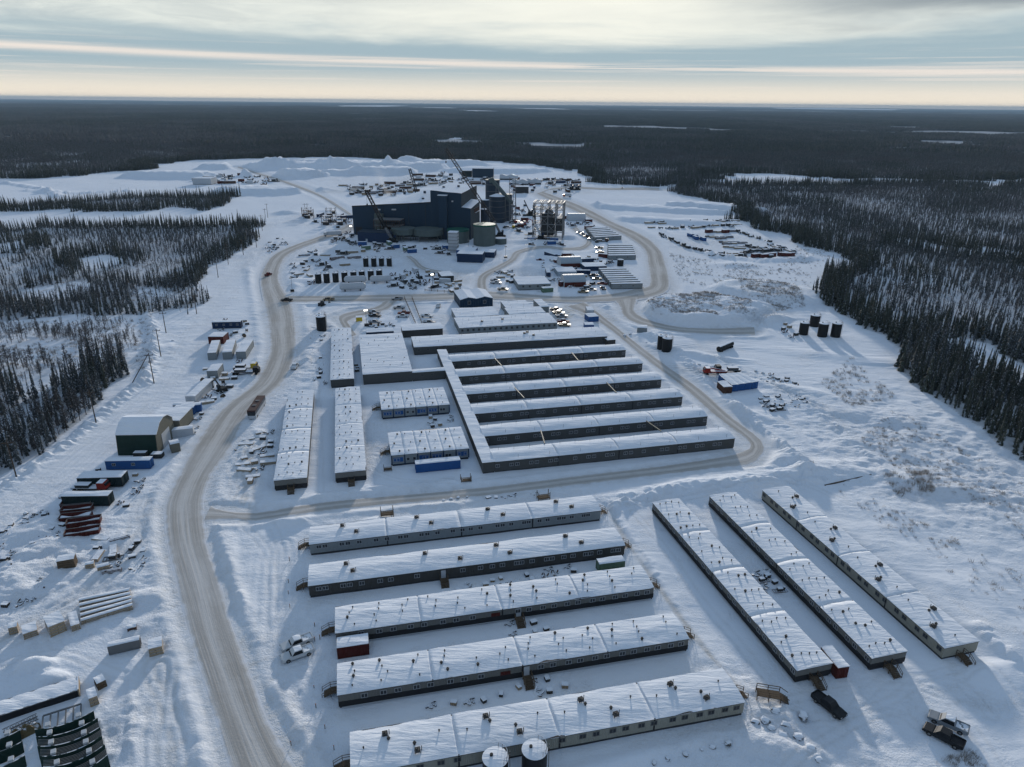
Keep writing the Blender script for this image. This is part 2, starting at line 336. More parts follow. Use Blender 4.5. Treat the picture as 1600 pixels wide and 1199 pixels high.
# ---------------------------------------------------------------- roads (edge pairs read on the ground)
def cr_spline(pts,step):
    P=[np.array(p,float) for p in pts]; P=[2*P[0]-P[1]]+P+[2*P[-1]-P[-2]]; out=[]
    for i in range(1,len(P)-2):
        n=max(2,int(np.hypot(*(P[i+1]-P[i])[:2])/step))
        for k in range(n):
            t=k/n; a,b,c,d=P[i-1:i+3]
            out.append(.5*((2*b)+(-a+c)*t+(2*a-5*b+4*c-d)*t*t+(-a+3*b-3*c+d)*t**3))
    out.append(P[-2]); return np.array(out)
ROADS={
'main_road':[(390,1330,545,1330),(357,1199,462,1199),(336,1125,420,1125),(312,1050,392,1050),(290,975,364,975),(272,900,342,900),(260,850,325,850),(256,800,319,800),(263,772,320,775),(280,740,332,740),(300,700,359,705),(332,655,382,660),(356,630,402,632),(395,600,440,602),(413,570,457,571),(421,540,464,541),(417,500,462,502),(411,472,455,472),(406,440,437,440),(411,420,438,420),(425,400,448,401),(452,386,470,388),(494,371,512,373),(526,359,546,362),(546,350,562,353)],
'camp_road':[(330,790,318,815),(345,797,372,812),(400,801,400,815),(500,785,500,800),(620,774,620,788),(760,761,760,775),(890,745,890,760),(1040,727,1040,742),(1130,713,1130,731),(1163,704,1170,727),(1172,694,1193,709),(1158,680,1190,688),(1118,651,1148,655),(1067,606,1094,608),(1022,572,1044,573),(989,545,1005,544),(960,521,972,518),(936,504,950,500),(915,492,930,484),(885,480,915,472)],
'east_road':[(1000,450,995,470),(1012,447,1030,462),(1015,438,1047,448),(1012,415,1041,415),(1006,390,1031,390),(980,370,1005,368),(940,350,958,347),(900,331,918,326),(860,314,876,309),(838,303,850,300)],
'middle_road':[(450,462,450,473),(520,462,520,472),(600,460,600,472),(700,458,700,469),(760,455,760,468),(820,459,820,470),(880,463,880,473),(930,461,930,473),(970,456,975,470),(1005,447,1012,465)],
'side_road':[(958,468,998,466),(968,480,993,478),(971,490,992,486),(983,501,1003,495),(1010,510,1022,502),(1060,519,1062,511),(1120,523,1120,513),(1180,524,1178,510)],
'plant_track':[(745,462,765,464),(745,440,760,441),(752,428,766,430),(775,416,788,418),(795,405,806,407),(803,394,815,396),(826,387,834,390),(852,384,856,388),(880,387,882,391),(905,386,908,391),(916,379,924,381),(913,370,921,370),(900,363,908,361),(893,357,901,354)],
'yard_road':[(634,401,642,400),(643,408,651,406),(652,418,660,415),(668,424,672,420),(692,429,694,424)],
'lot_road':[(600,470,622,470),(585,480,606,484),(548,487,562,495),(529,494,545,502),(533,508,547,508),(546,526,558,524)],
'mine_road':[(560,348,574,350),(520,322,534,322),(498,308,508,307),(470,297,480,294),(430,282,437,279),(398,272,402,269),(370,262,374,260)],
'haul_road':[(838,303,850,300),(858,297,866,294),(900,295,900,292),(950,297,950,294),(1000,297,1000,293),(1030,298,1030,294)],
}
NARROW={'plant_track','yard_road','lot_road','mine_road','haul_road','side_road','camp_road'}
RL=[]   # centre lines with half width
for nm,rows in ROADS.items():
    W4=[np.concatenate([G(a,b)[:2],G(c,d)[:2]]) for a,b,c,d in rows]
    S=cr_spline(W4,4.); L_,R_=S[:,:2],S[:,2:]; cen=(L_+R_)/2
    if nm=='mine_road': L_,R_=cen+(L_-cen)*.5,cen+(R_-cen)*.5
    hw=np.hypot(*(R_-L_).T)/2
    RL.append((nm,cen,hw,L_,R_))
ZR={'main_road':.05,'camp_road':.062,'middle_road':.058,'east_road':.066,'side_road':.054,'plant_track':.046,'yard_road':.04,'lot_road':.043,'mine_road':.037,'haul_road':.07}
for nm,cen,hw,L_,R_ in RL:
    n=len(cen); K=8; vs=[]; uv=[]
    s=np.concatenate([[0],np.cumsum(np.hypot(*np.diff(cen,axis=0).T))])
    for i in range(n):
        for k in range(K+1):
            t=k/K; p=L_[i]*(1-t)+R_[i]*t; ex=.08*(1 if k in(0,K) else 0)
            vs.append((p[0],p[1],ZR[nm]-ex)); uv.append((t,s[i]))
    fs=[(i*(K+1)+k,i*(K+1)+k+1,(i+1)*(K+1)+k+1,(i+1)*(K+1)+k) for i in range(n-1) for k in range(K)]
    me=bpy.data.meshes.new(nm); me.from_pydata(vs,[],fs); l=me.uv_layers.new(name='UVMap')
    for p in me.polygons:
        for li in p.loop_indices: l.data[li].uv=uv[me.loops[li].vertex_index]
        p.use_smooth=True
    me.update()
    if me.polygons[0].normal.z<0: me.flip_normals()
    me.materials.append(M_ROAD); tag(O(nm,me),kind='structure')
def road_field(x,y):
    """signed distance to nearest road edge (negative inside)"""
    d=np.full(x.shape,1e9)
    for nm,cen,hw,_,_ in RL:
        c=cen[::2] if len(cen)>6 else cen; h=hw[::2] if len(cen)>6 else hw
        lo=c.min(0)-40; hi=c.max(0)+40; m=(x>lo[0])&(x<hi[0])&(y>lo[1])&(y<hi[1])
        if not m.any(): continue
        xs,ys=x[m],y[m]; dd=np.full(xs.shape,1e9)
        for i in range(len(c)-1):
            a,b=c[i],c[i+1]; dx,dy=b-a; q=dx*dx+dy*dy+1e-9; t=np.clip(((xs-a[0])*dx+(ys-a[1])*dy)/q,0,1)
            dd=np.minimum(dd,np.hypot(xs-a[0]-t*dx,ys-a[1]-t*dy)-(h[i]*(1-t)+h[i+1]*t))
        d[m]=np.minimum(d[m],dd)
    return d
# ---------------------------------------------------------------- forest outline
FAR=np.array([9e4,6e4])
front=[(-400,290),(-150,284),(0,283),(60,281),(100,277),(160,272),(222,266),(226,257),(300,251),(380,248),(440,246),(560,246),(640,251),(700,249),(760,252),(840,258),(903,268),(912,283),(960,290),(1040,291),(1085,276),(1085,285),(1044,300),(1100,307),(1137,318),(1146,345),(1185,354),(1217,368),(1250,382),(1285,393),(1320,402),(1318,412),(1290,430),(1272,450),(1271,471),(1315,491),(1340,503),(1352,520),(1387,528),(1402,555),(1423,608),(1483,645),(1567,699),(1600,712),(1700,760),(1900,850)]
FOREST=[GP(front)+[(1200,140),(9e4,3e3),(9e4,9e4),(-9e4,9e4),(-9e4,1250)]]
FOREST+= [GP(q) for q in (
 [(-500,345),(-100,334),(0,331),(100,330),(200,329),(300,327),(345,322),(368,312),(358,304),(300,304),(200,307),(100,314),(0,320),(-100,325),(-500,330)],
 [(-600,362),(-100,358),(0,356),(100,354),(200,352),(330,350),(385,347),(398,352),(388,385),(352,408),(330,428),(312,452),(306,480),(230,493),(160,497),(120,490),(60,500),(0,505),(-100,510),(-600,540)],
 [(211,590),(180,606),(150,632),(100,668),(75,690),(50,712),(0,738),(-90,790),(-250,900),(-400,800),(-200,640),(-50,600),(10,615),(40,628),(80,606),(120,590),(150,572),(175,556),(200,565)],
)]
CLEAR=[GP(q) for q in (
 [(1112,276),(1150,273),(1210,271),(1262,275),(1290,279),(1370,278),(1480,281),(1700,281),(1700,291),(1480,289),(1350,288),(1250,287),(1180,287),(1130,288),(1100,284)],
 [(1402,372),(1450,378),(1520,388),(1600,396),(1700,400),(1700,412),(1590,409),(1510,399),(1440,390),(1408,383)],
 [(1463,540),(1500,534),(1545,540),(1580,560),(1640,590),(1700,620),(1700,660),(1600,610),(1560,596),(1530,570),(1480,556)],
 [(-50,338),(0,341),(80,343),(190,341),(330,337),(390,335),(390,346),(200,351),(0,355),(-50,355)],
 [(112,408),(150,401),(182,407),(172,418),(130,420)],[(-50,388),(20,380),(40,388),(10,394),(-50,398)],
 [(28,452),(100,444),(165,446),(150,462),(80,470),(20,468)],[(205,455),(250,448),(262,458),(220,466)],
 [(-20,214),(40,213.5),(80,211),(82,214),(40,217.5),(-20,217)],[(528,165.2),(600,164.6),(640,165.6),(600,167),(535,167)],[(640,167.5),(700,168.5),(732,170.5),(700,171),(650,169.5)],
 [(700,172),(760,173),(800,175),(740,175.4)],[(800,168.4),(860,169),(895,171),(880,172.2),(830,170.3)],[(1205,168.6),(1300,169.2),(1412,171.2),(1395,172.2),(1280,171),(1215,170)],
 [(1565,201.5),(1640,202),(1640,206),(1570,204)],[(402,194),(440,193.5),(460,195),(420,196)],[(738,207),(800,209),(820,212),(770,212)],[(925,200),(960,199),(990,201),(950,202)],[(690,215),(720,214),(730,217),(700,218)],
 [(322,185),(332,184),(334,187),(324,187)],[(1080,207),(1100,203),(1140,204),(1120,207)],
)]
def forest_mask(x,y):
    jx=x+fbm(x/35,y/35,3)*14*np.clip(y/400,.4,3); jy=y+fbm(x/35+50,y/35,3)*14*np.clip(y/300,.3,3)
    m=np.zeros(x.shape,bool)
    for p in FOREST: m|=inpoly(jx,jy,p)
    for i,p in enumerate(CLEAR): m&=~inpoly(jx if i<8 else x,jy if i<8 else y,p)
    return m
# ---------------------------------------------------------------- terrain
TH=R(13.1); e1=np.array([math.cos(TH),math.sin(TH)]); e2=np.array([-math.sin(TH),math.cos(TH)])
# mounds: px,py, half length, half depth (m), height, flat-top exponent, rotation
MOUNDS=[(1092,488,44,26,4.2,3,-4),(1205,460,32,20,3.2,3,-30),(1203,352,18,12,3,2,0),(1120,327,52,17,4,3,-25),(1010,327,85,14,2.4,3,-20),(1030,346,60,12,2.0,3,-15),
(600,270,46,24,6,3,0),(560,262,60,30,7,3,-6),(650,264,52,30,7,3,10),(480,262,80,34,6,3,-10),(520,272,50,18,4,3,5),(500,255,60,20,4,3,0),(390,262,70,34,5,3,8),(610,256,50,16,4,3,0),(445,275,55,24,7,3,0),(770,268,80,30,4,3,0),(690,258,70,30,6,3,0),(930,320,14,9,2.5,2,0),(937,348,12,12,2.5,2,-40),
(268,276,60,24,5,3,0),(410,300,60,24,4,3,0),(488,297,26,14,5,2,0),(545,330,30,14,2.5,2,0),(448,333,14,8,2.6,2,0),(850,408,34,14,2.4,2,10),(840,420,24,11,2,2,0),(470,440,12,7,1.2,2,0),(453,448,6,5,2.2,2,0),
(835,378,26,9,1.6,2,0),(880,372,30,9,2,2,0),(1150,415,18,9,1.5,2,0),(1214,724,9,4,1.3,2,20),(1245,742,9,4,1.2,2,10),(1190,745,34,5,.6,2,13),(1050,765,40,4,.6,2,13),(1225,708,16,4,.9,2,-60),
(450,816,6,3,1.6,2,0),(240,548,4,10,1.6,2,-20),(55,1042,4,2.4,1.9,2,0),(80,1060,3,2,.9,2,0),(358,862,2,12,.6,2,20),
(1450,890,30,14,.6,2,-30),(1530,820,26,20,.8,2,0),(1290,900,12,20,.5,2,-20),(1540,1000,14,20,1.2,2,-20),(1130,830,12,6,.5,2,0),(1040,860,8,20,.5,2,0),(1200,1160,10,3,1.0,2,-20),(980,1185,26,2.4,.8,2,20),
(590,815,4,2,.5,2,0),(70,860,9,5,1.0,2,30),(30,900,8,5,1.0,2,20),(50,830,7,6,1.1,2,40),(15,925,8,5,.9,2,0),(230,935,5,3,.9,2,0),(220,385,30,20,1,2,0),
(1000,520,12,5,1.6,2,-50),(1055,550,14,5,1.2,2,-30),(1120,560,16,4,1.0,2,-20),(1240,610,26,5,1,2,-30),(1085,600,12,3,1.2,2,-55),(1150,640,16,3,1.0,2,-50),(1195,690,14,2.5,1.1,2,-50),(1330,560,40,7,.8,2,-20),(1320,640,50,9,.7,2,-30),
(480,560,2.5,14,1.1,2,5),(490,610,2.5,14,.9,2,5),(430,600,3,10,.9,2,10),(470,520,4,14,1.2,2,5),(390,700,4,16,.9,2,10),(935,395,8,10,1,2,0),(1300,735,60,6,1.0,2,-20)]
MW=[]
for px,py,a,b,h,ex,ro in MOUNDS:
    g=G(px,py); MW.append((g[0],g[1],a,b,h,ex,R(ro)))
BERMS=[([(230,490),(240,520),(236,560),(228,600)],2.2,1.5),([(220,600),(170,640),(110,690),(60,728),(0,765),(-60,800)],2.2,1.3),
 ([(1010,520),(1060,556),(1120,610),(1180,665),(1230,705),(1260,740)],2.5,1.2),([(336,820),(345,860),(362,915),(380,950)],1.1,.9),([(250,800),(252,850),(262,900),(280,960),(300,1040)],1.0,.7),
 ([(760,452),(700,445),(640,452)],1.5,.6),([(470,478),(560,472),(640,473)],1.5,.8),([(960,790),(1040,768),(1150,760),(1280,752)],3,.9),([(400,455),(385,420),(395,395),(440,375)],2.5,1.2),([(500,780),(620,762),(740,750)],2.2,.6),
 ([(1000,640),(1060,620)],2,.0),([(60,560),(140,540)],3,.5),([(960,800),(1010,880),(1060,960),(1130,1050),(1180,1110)],1.6,.35),([(1120,560),(1180,590),(1260,630),(1320,680),(1400,760)],2.5,.5),
 ([(205,990),(208,1199)],.8,.35),([(385,505),(340,560),(300,620)],2.,.5),([(40,298),(120,302),(200,298)],5,2.),([(10,286),(60,294),(95,307)],5,2.5),([(1140,345),(1200,380),(1260,400),(1330,412)],6,1.0),
 ([(1110,398),(1180,408),(1265,405)],4,2.2),([(1030,358),(1080,385),(1115,402)],3,1.4),([(910,362),(940,352),(1000,375)],2.,.6),([(1530,985),(1560,1015),(1590,1040)],1.5,.6)]
BW=[(np.array(GP(p)),w,h) for p,w,h in BERMS]
TRACKS=[([(0,1000),(60,975),(130,935),(180,890),(215,840),(235,780)],3.5,.30),([(0,810),(60,765),(140,700),(220,640),(285,580),(320,520),(345,450),(395,400),(420,350)],5,.12),([(948,795),(985,855),(1030,920),(1060,960),(1110,1025),(1160,1080)],.7,.6),
 ([(1080,528),(1120,560),(1180,590),(1280,640)],2.,.22),([(1180,505),(1140,525),(1100,540),(1010,550)],5,.2),([(1040,575),(1090,582),(1130,590)],5,.55),([(1230,490),(1190,500),(1180,515)],5,.25),([(500,500),(560,480),(640,478),(690,500)],10,.28),
 ([(860,500),(900,480),(940,500)],9,.8),([(380,800),(385,740),(400,690)],4,.45),([(620,395),(700,398),(760,400)],14,.22),([(560,365),(620,392)],8,.3),([(640,290),(720,290),(800,300),(900,300)],22,.35),([(520,300),(600,290),(660,275)],20,.3),([(720,440),(710,425)],9,.35),
 ([(800,420),(860,440),(930,430)],9,.25),([(250,1040),(265,1120),(270,1199)],4,.4),([(1080,390),(1130,370),(1190,380)],20,.2),([(880,310),(960,360),(1000,400)],6,.2),([(1290,1075),(1400,1060),(1480,1090)],6,.12),([(420,1199),(425,1000),(440,850)],5,.12)]
TW=[(np.array(GP(p)),w,h) for p,w,h in TRACKS]
ROUGHS=[(560,400,110,60,1),(720,430,90,40,.7),(620,280,160,90,.7),(860,290,150,80,.5),(60,880,40,35,.8),(240,930,20,18,.6),(1200,1120,22,12,1),(1250,480,30,22,.5),(470,560,14,60,.9),(380,720,12,40,.8),(480,950,14,40,.5),(470,1120,12,20,.8),
 (1450,700,50,50,.9),(1550,760,40,30,1),(1130,380,70,40,.6),(960,410,70,60,.5),(450,345,50,40,.6),(180,1150,7,14,.8),(1092,488,50,30,.8),(1205,460,40,24,.8),(30,560,90,60,.5),(580,700,8,30,.8),(840,780,50,5,.5)]
RW=[(*G(a,b)[:2],c,d,e) for a,b,c,d,e in ROUGHS]
def terrain(x,y):
    y_=np.maximum(y,1.)
    h=fbm(x/60,y/60,3)*.5+fbm(x/14,y/14,3)*.15+fbm(x/3.1,y/2.1,3)*.05*(y<400)
    rough=np.zeros(x.shape)
    for a,b,c,d,e in RW: rough=np.maximum(rough,e*np.exp(-(((x-a)/c)**2+((y-b)/d)**2)))
    h+=rough*(fbm(x/5,y/5,3)*1.0+np.abs(fbm(x/1.7,y/1.7,2))*.35)
    for a,b,c,d,hh,ex,ro in MW:
        dx,dy=x-a,y-b; u=(dx*math.cos(ro)+dy*math.sin(ro))/c; v=(-dx*math.sin(ro)+dy*math.cos(ro))/d
        m=(np.abs(u)<1.9)&(np.abs(v)<1.9)
        if not m.any(): continue
        q=np.sqrt(u[m]**2+v[m]**2)*(1+.35*fbm(x[m]/(c*.5),y[m]/(d*.5),3)); top=1+.25*fbm(x[m]/6,y[m]/6,3)
        h[m]+=hh*(1.25 if ex>2 and b>600 else 1)*top*(1-sst(q,.74 if ex>2 else .1,1.08 if ex>2 else 1.25))
    for p,w,hh in BW:
        lo=p.min(0)-4*w-4; hi=p.max(0)+4*w+4; m=(x>lo[0])&(x<hi[0])&(y>lo[1])&(y<hi[1])
        if m.any():
            d=polydist(x[m],y[m],p); h[m]+=hh*(.35+1.9*np.abs(fbm(x[m]/2.6,y[m]/2.6,3)))*np.exp(-(d/w)**2)
    dirt=np.zeros(x.shape)
    for p,w,hh in TW:
        lo=p.min(0)-4*w-4; hi=p.max(0)+4*w+4; m=(x>lo[0])&(x<hi[0])&(y>lo[1])&(y<hi[1])
        if m.any():
            d=polydist(x[m],y[m],p); k=np.exp(-(d/w)**2)*(.8+.35*np.cos(d*3.6+fbm(x[m]/9,y[m]/9,2)*5)); dirt[m]=np.maximum(dirt[m],hh*k); h[m]*=(1-.7*k); h[m]-=.08*k
    nr=(y<340)&(y>60)
    if nr.any():
        xs,ys=x[nr],y[nr]; hn=h[nr]; dn=dirt[nr]
        for p in RUT:
            lo=p.min(0)-3; hi=p.max(0)+3; q=(xs>lo[0])&(xs<hi[0])&(ys>lo[1])&(ys<hi[1])
            if not q.any(): continue
            d=polydist(xs[q],ys[q],p); k=np.exp(-((d-.85)/.32)**2); hn[q]-=.07*k-.03*np.exp(-((d-1.5)/.3)**2); dn[q]=np.maximum(dn[q],.18*k)
        h[nr]=hn; dirt[nr]=dn
    rd=road_field(x,y); cell=np.maximum(.6,y*.0045)
    flat=1-sst(rd,cell*1.2,cell*3+2.5)
    dp=np.where(y<350,.02,.12); h=h*(1-flat)-flat*dp-.5*dp*(rd<cell*1.2)
    k=np.exp(-((rd-cell*2.2-1.0)/(1.0+cell*.6))**2); h+=k*(.30+.55*np.abs(fbm(x/5,y/5,3)))*(rd>cell)
    # building pads stay level
    for (ax,ay,L,W,rz) in PADS:
        dx,dy=x-ax,y-ay; u=dx*math.cos(rz)+dy*math.sin(rz); v=-dx*math.sin(rz)+dy*math.cos(rz)
        q=np.maximum(np.maximum(-u,u-L),np.maximum(-v,v-W)); f=1-sst(q,.5,5); h=h*(1-f)+(.0+.10*fbm(x/4,y/4,2))*f
    dirt=np.maximum(dirt,(rough>.55)*.0+.18*rough*(vn(x/7,y/7)>.6)*(y<1100)*(y>350))
    dirt=np.maximum(dirt,.35*np.exp(-np.maximum(rd,0)/2.5)*(rd<12))
    return h,dirt,rough
PADS=[]
RUT=[cr_spline(GP(q),3.) for q in (
 [(395,1199),(410,1130),(420,1080),(450,1040),(500,1028)],[(380,1120),(400,1050),(420,1010),(445,1012)],[(420,1199),(432,1100),(436,1000),(440,900),(430,830),(400,815)],[(409,1199),(425,1060),(428,960),(420,870),(380,820)],
 [(1190,1100),(1280,1085),(1400,1070),(1470,1085),(1520,1140),(1560,1199)],[(1200,1110),(1290,1120),(1380,1100),(1440,1060),(1500,1045)],[(1230,1199),(1300,1150),(1390,1110),(1440,1140)],[(1330,1110),(1380,1060),(1420,1058),(1500,1070),(1550,1120)],[(1170,1090),(1210,1120),(1260,1170),(1290,1199)],
 [(0,770),(70,722),(150,665),(215,605),(262,560),(300,505),(320,470)],[(-20,800),(60,745),(140,685),(215,620),(270,562),(305,505)],[(0,830),(80,770),(150,715),(225,650),(275,600),(310,540)],
 [(0,990),(60,965),(120,930),(175,890),(215,845),(250,800)],[(0,1010),(70,985),(130,945),(190,900),(235,850),(262,800)],[(0,965),(60,940),(110,915),(160,880)],[(240,860),(225,820),(235,780),(262,730)],[(215,1199),(222,1100),(230,1040),(262,960)],[(250,1199),(245,1120),(255,1040),(275,990)],[(0,1040),(80,1020),(150,1040),(210,1060),(250,1020)],
 [(1000,560),(1060,590),(1120,640),(1180,700),(1240,740)],[(1080,530),(1130,560),(1200,590),(1290,640),(1350,700)],[(960,790),(1040,785),(1120,770)],[(1100,770),(1180,755),(1260,760),(1330,790)],[(940,800),(1000,870),(1010,900)],[(500,785),(560,795),(640,790),(760,775)],[(540,600),(550,680),(590,740),(700,755),(780,745)],[(490,560),(497,640),(500,720),(500,770)],[(350,700),(370,740),(360,780)],[(1205,1070),(1160,1010),(1090,930),(1040,860),(990,800)],[(1500,1060),(1530,1040),(1560,1060),(1600,1110)])]
def farden(x,y):
    return vn(x/620+4,y/420+9)*.5+vn(x/190,y/130+3)*.3+vn(x/60,y/60)*.2
def build_ground():
    ys=np.concatenate([np.linspace(-400,60,24)[:-1],np.linspace(60,360,900)[:-1],360*(36000/360)**(np.linspace(0,1,560))])
    nx=820; t=np.linspace(-1,1,nx); t=np.sign(t)*(np.abs(t)**1.15)
    X=t[None,:]*(1.02*np.maximum(ys,0)[:,None]+ 60+ 700*(ys[:,None]<60)*((60-ys[:,None])/460)); Y=np.repeat(ys[:,None],nx,1)
    X=np.where(ys[:,None]>3000,t[None,:]*(1.4*ys[:,None]),X)
    # widen smoothly with distance
    sc=1+.4*sst(ys,1500,4000); X=t[None,:]*(1.02*np.maximum(ys,0)*sc+60+520*sst(-ys,-60,400))[:,None]
    x=X.ravel(); y=Y.ravel(); h,dirt,rough=terrain(x,y)
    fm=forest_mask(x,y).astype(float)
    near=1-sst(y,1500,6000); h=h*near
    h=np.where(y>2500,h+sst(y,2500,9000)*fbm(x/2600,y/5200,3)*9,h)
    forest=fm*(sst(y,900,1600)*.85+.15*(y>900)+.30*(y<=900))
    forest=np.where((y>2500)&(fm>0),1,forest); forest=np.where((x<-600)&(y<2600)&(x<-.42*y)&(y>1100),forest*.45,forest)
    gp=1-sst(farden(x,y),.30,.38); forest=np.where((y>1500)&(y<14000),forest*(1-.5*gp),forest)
    me=bpy.data.meshes.new('snow_ground'); nv=len(x); ny=len(ys)
    me.vertices.add(nv); me.vertices.foreach_set('co',np.stack([x,y,h],1).ravel())
    j,i=np.meshgrid(np.arange(ny-1),np.arange(nx-1),indexing='ij'); a=(j*nx+i).ravel(); q=np.stack([a,a+1,a+nx+1,a+nx],1).ravel(); nf=len(a)
    me.loops.add(nf*4); me.loops.foreach_set('vertex_index',q); me.polygons.add(nf); me.polygons.foreach_set('loop_start',np.arange(nf)*4); me.polygons.foreach_set('use_smooth',np.ones(nf,bool))
    for nm,d in (('dirt',dirt),('forest',forest),('rough',rough)):
        at=me.attributes.new(nm,'FLOAT','POINT'); at.data.foreach_set('value',d.astype(np.float32))
    me.update(calc_edges=True); me.validate(); me.materials.append(M_GROUND)
    tag(O('snow_ground',me),kind='structure')
def zt(x,y):
    return float(terrain(np.array([float(x)]),np.array([float(y)]))[0][0])
# ---------------------------------------------------------------- trees
def spruce_mesh(seed,tiers,nb,h=1.,r=.16,gap=.0):
    rnd=random.Random(seed); mb=MB(); 
    for k in range(tiers):
        t=k/(tiers-1); z=h*(.10+.88*t); rr=r*(1-t)**.8*(.75+.5*rnd.random())+.012; dz=.075*h*(1.25-t*.6)
        for i in range(nb):
            if rnd.random()<gap: continue
            a=2*math.pi*(i+rnd.random()*.8)/nb; w=.42*(1+rnd.random()*.5)*2*math.pi/nb; q=rr*(.55+.65*rnd.random()); z1=z-dz*(.5+rnd.random()*.9)
            mb.add([(0.01*math.cos(a),.01*math.sin(a),z+dz*.35),(q*.75*math.cos(a-w),q*.75*math.sin(a-w),z1+dz*.2),(q*math.cos(a),q*math.sin(a),z1-dz*.25),(q*.75*math.cos(a+w),q*.75*math.sin(a+w),z1+dz*.2)],[(0,1,2),(0,2,3)])
    mb.add([(.012,0,h*.9),(-.006,.01,h*.9),(-.006,-.01,h*.9),(0,0,h*1.05)],[(0,1,3),(1,2,3),(2,0,3)])
    return mb
def bare_mesh(seed,n,h=1.,r=.17):
    rnd=random.Random(seed); mb=MB()
    for i in range(n):
        z=h*(.22+.72*rnd.random()); a=rnd.random()*6.28; l=r*(1.2-z/h)*(.6+.7*rnd.random()); up=l*(.5+.9*rnd.random()); w=.010
        p=Vector((0,0,z)); q=p+Vector((l*math.cos(a),l*math.sin(a),up)); s=Vector((-math.sin(a),math.cos(a),0))*w
        mb.add([p-s,p+s,q+s*.3],[(0,1,2)]); 
        m_=p.lerp(q,.5); q2=m_+Vector((l*.5*math.cos(a+.8),l*.5*math.sin(a+.8),up*.5)); q3=m_+Vector((l*.5*math.cos(a-.9),l*.5*math.sin(a-.9),up*.4)); v=Vector((0,0,w*1.4))
        mb.add([m_-v,m_+v,q2],[(0,1,2)]); mb.add([m_-v,m_+v,q3],[(0,1,2)])
    return mb
def leaf_mat(name,c1,c2,snow):
    mt=bpy.data.materials.new(name); mt.use_nodes=True; nt=mt.node_tree; N=nt.nodes; L=nt.links; b=N['Principled BSDF']; b.inputs['Roughness'].default_value=.8; b.inputs['Specular IOR Level'].default_value=.2
    oi=N.new('ShaderNodeObjectInfo'); ge=N.new('ShaderNodeNewGeometry'); n=N.new('ShaderNodeTexNoise'); L.new(ge.outputs['Position'],n.inputs['Vector']); n.inputs['Scale'].default_value=.7; n.inputs['Detail'].default_value=4
    a=N.new('ShaderNodeMath'); a.operation='MULTIPLY_ADD'; L.new(oi.outputs['Random'],a.inputs[0]); a.inputs[1].default_value=.6; L.new(n.outputs[0],a.inputs[2])
    mr=N.new('ShaderNodeMapRange'); L.new(a.outputs[0],mr.inputs[0]); mr.inputs[1].default_value=.4; mr.inputs[2].default_value=1.1
    mx=N.new('ShaderNodeMix'); mx.data_type='RGBA'; L.new(mr.outputs[0],mx.inputs[0]); mx.inputs[6].default_value=(*c1,1); mx.inputs[7].default_value=(*c2,1)
    n2=N.new('ShaderNodeTexNoise'); L.new(ge.outputs['Position'],n2.inputs['Vector']); n2.inputs['Scale'].default_value=1.9; n2.inputs['Detail'].default_value=3
    m2=N.new('ShaderNodeMapRange'); L.new(n2.outputs[0],m2.inputs[0]); m2.inputs[1].default_value=.62-snow; m2.inputs[2].default_value=.72-snow*.6
    mz=N.new('ShaderNodeMix'); mz.data_type='RGBA'; L.new(m2.outputs[0],mz.inputs[0]); L.new(mx.outputs[2],mz.inputs[6]); mz.inputs[7].default_value=(.42,.45,.5,1)
    L.new(mz.outputs[2],b.inputs['Base Color']); return mt
M_SPR=leaf_mat('spruce_needles',(.017,.026,.020),(.055,.062,.046),.02); M_SPRS=leaf_mat('snow_dusted_spruce_needles',(.026,.034,.034),(.075,.082,.08),.07)
M_TWIG=leaf_mat('bare_twigs',(.045,.040,.038),(.10,.095,.095),.04)
def sample_forest(ymax,dens):
    """jittered points inside the forest and inside the wedge the photograph can see"""
    pts=[]; s=dens
    ys=np.arange(60,ymax,s)
    for y in ys:
        w=1.02*y+70; n=int(2*w/s); x=np.linspace(-w,w,n)+rng.uniform(-s*.5,s*.5,n); yy=y+rng.uniform(-s*.5,s*.5,n); pts.append(np.stack([x,yy],1))
    P=np.concatenate(pts); m=forest_mask(P[:,0],P[:,1]); return P[m]
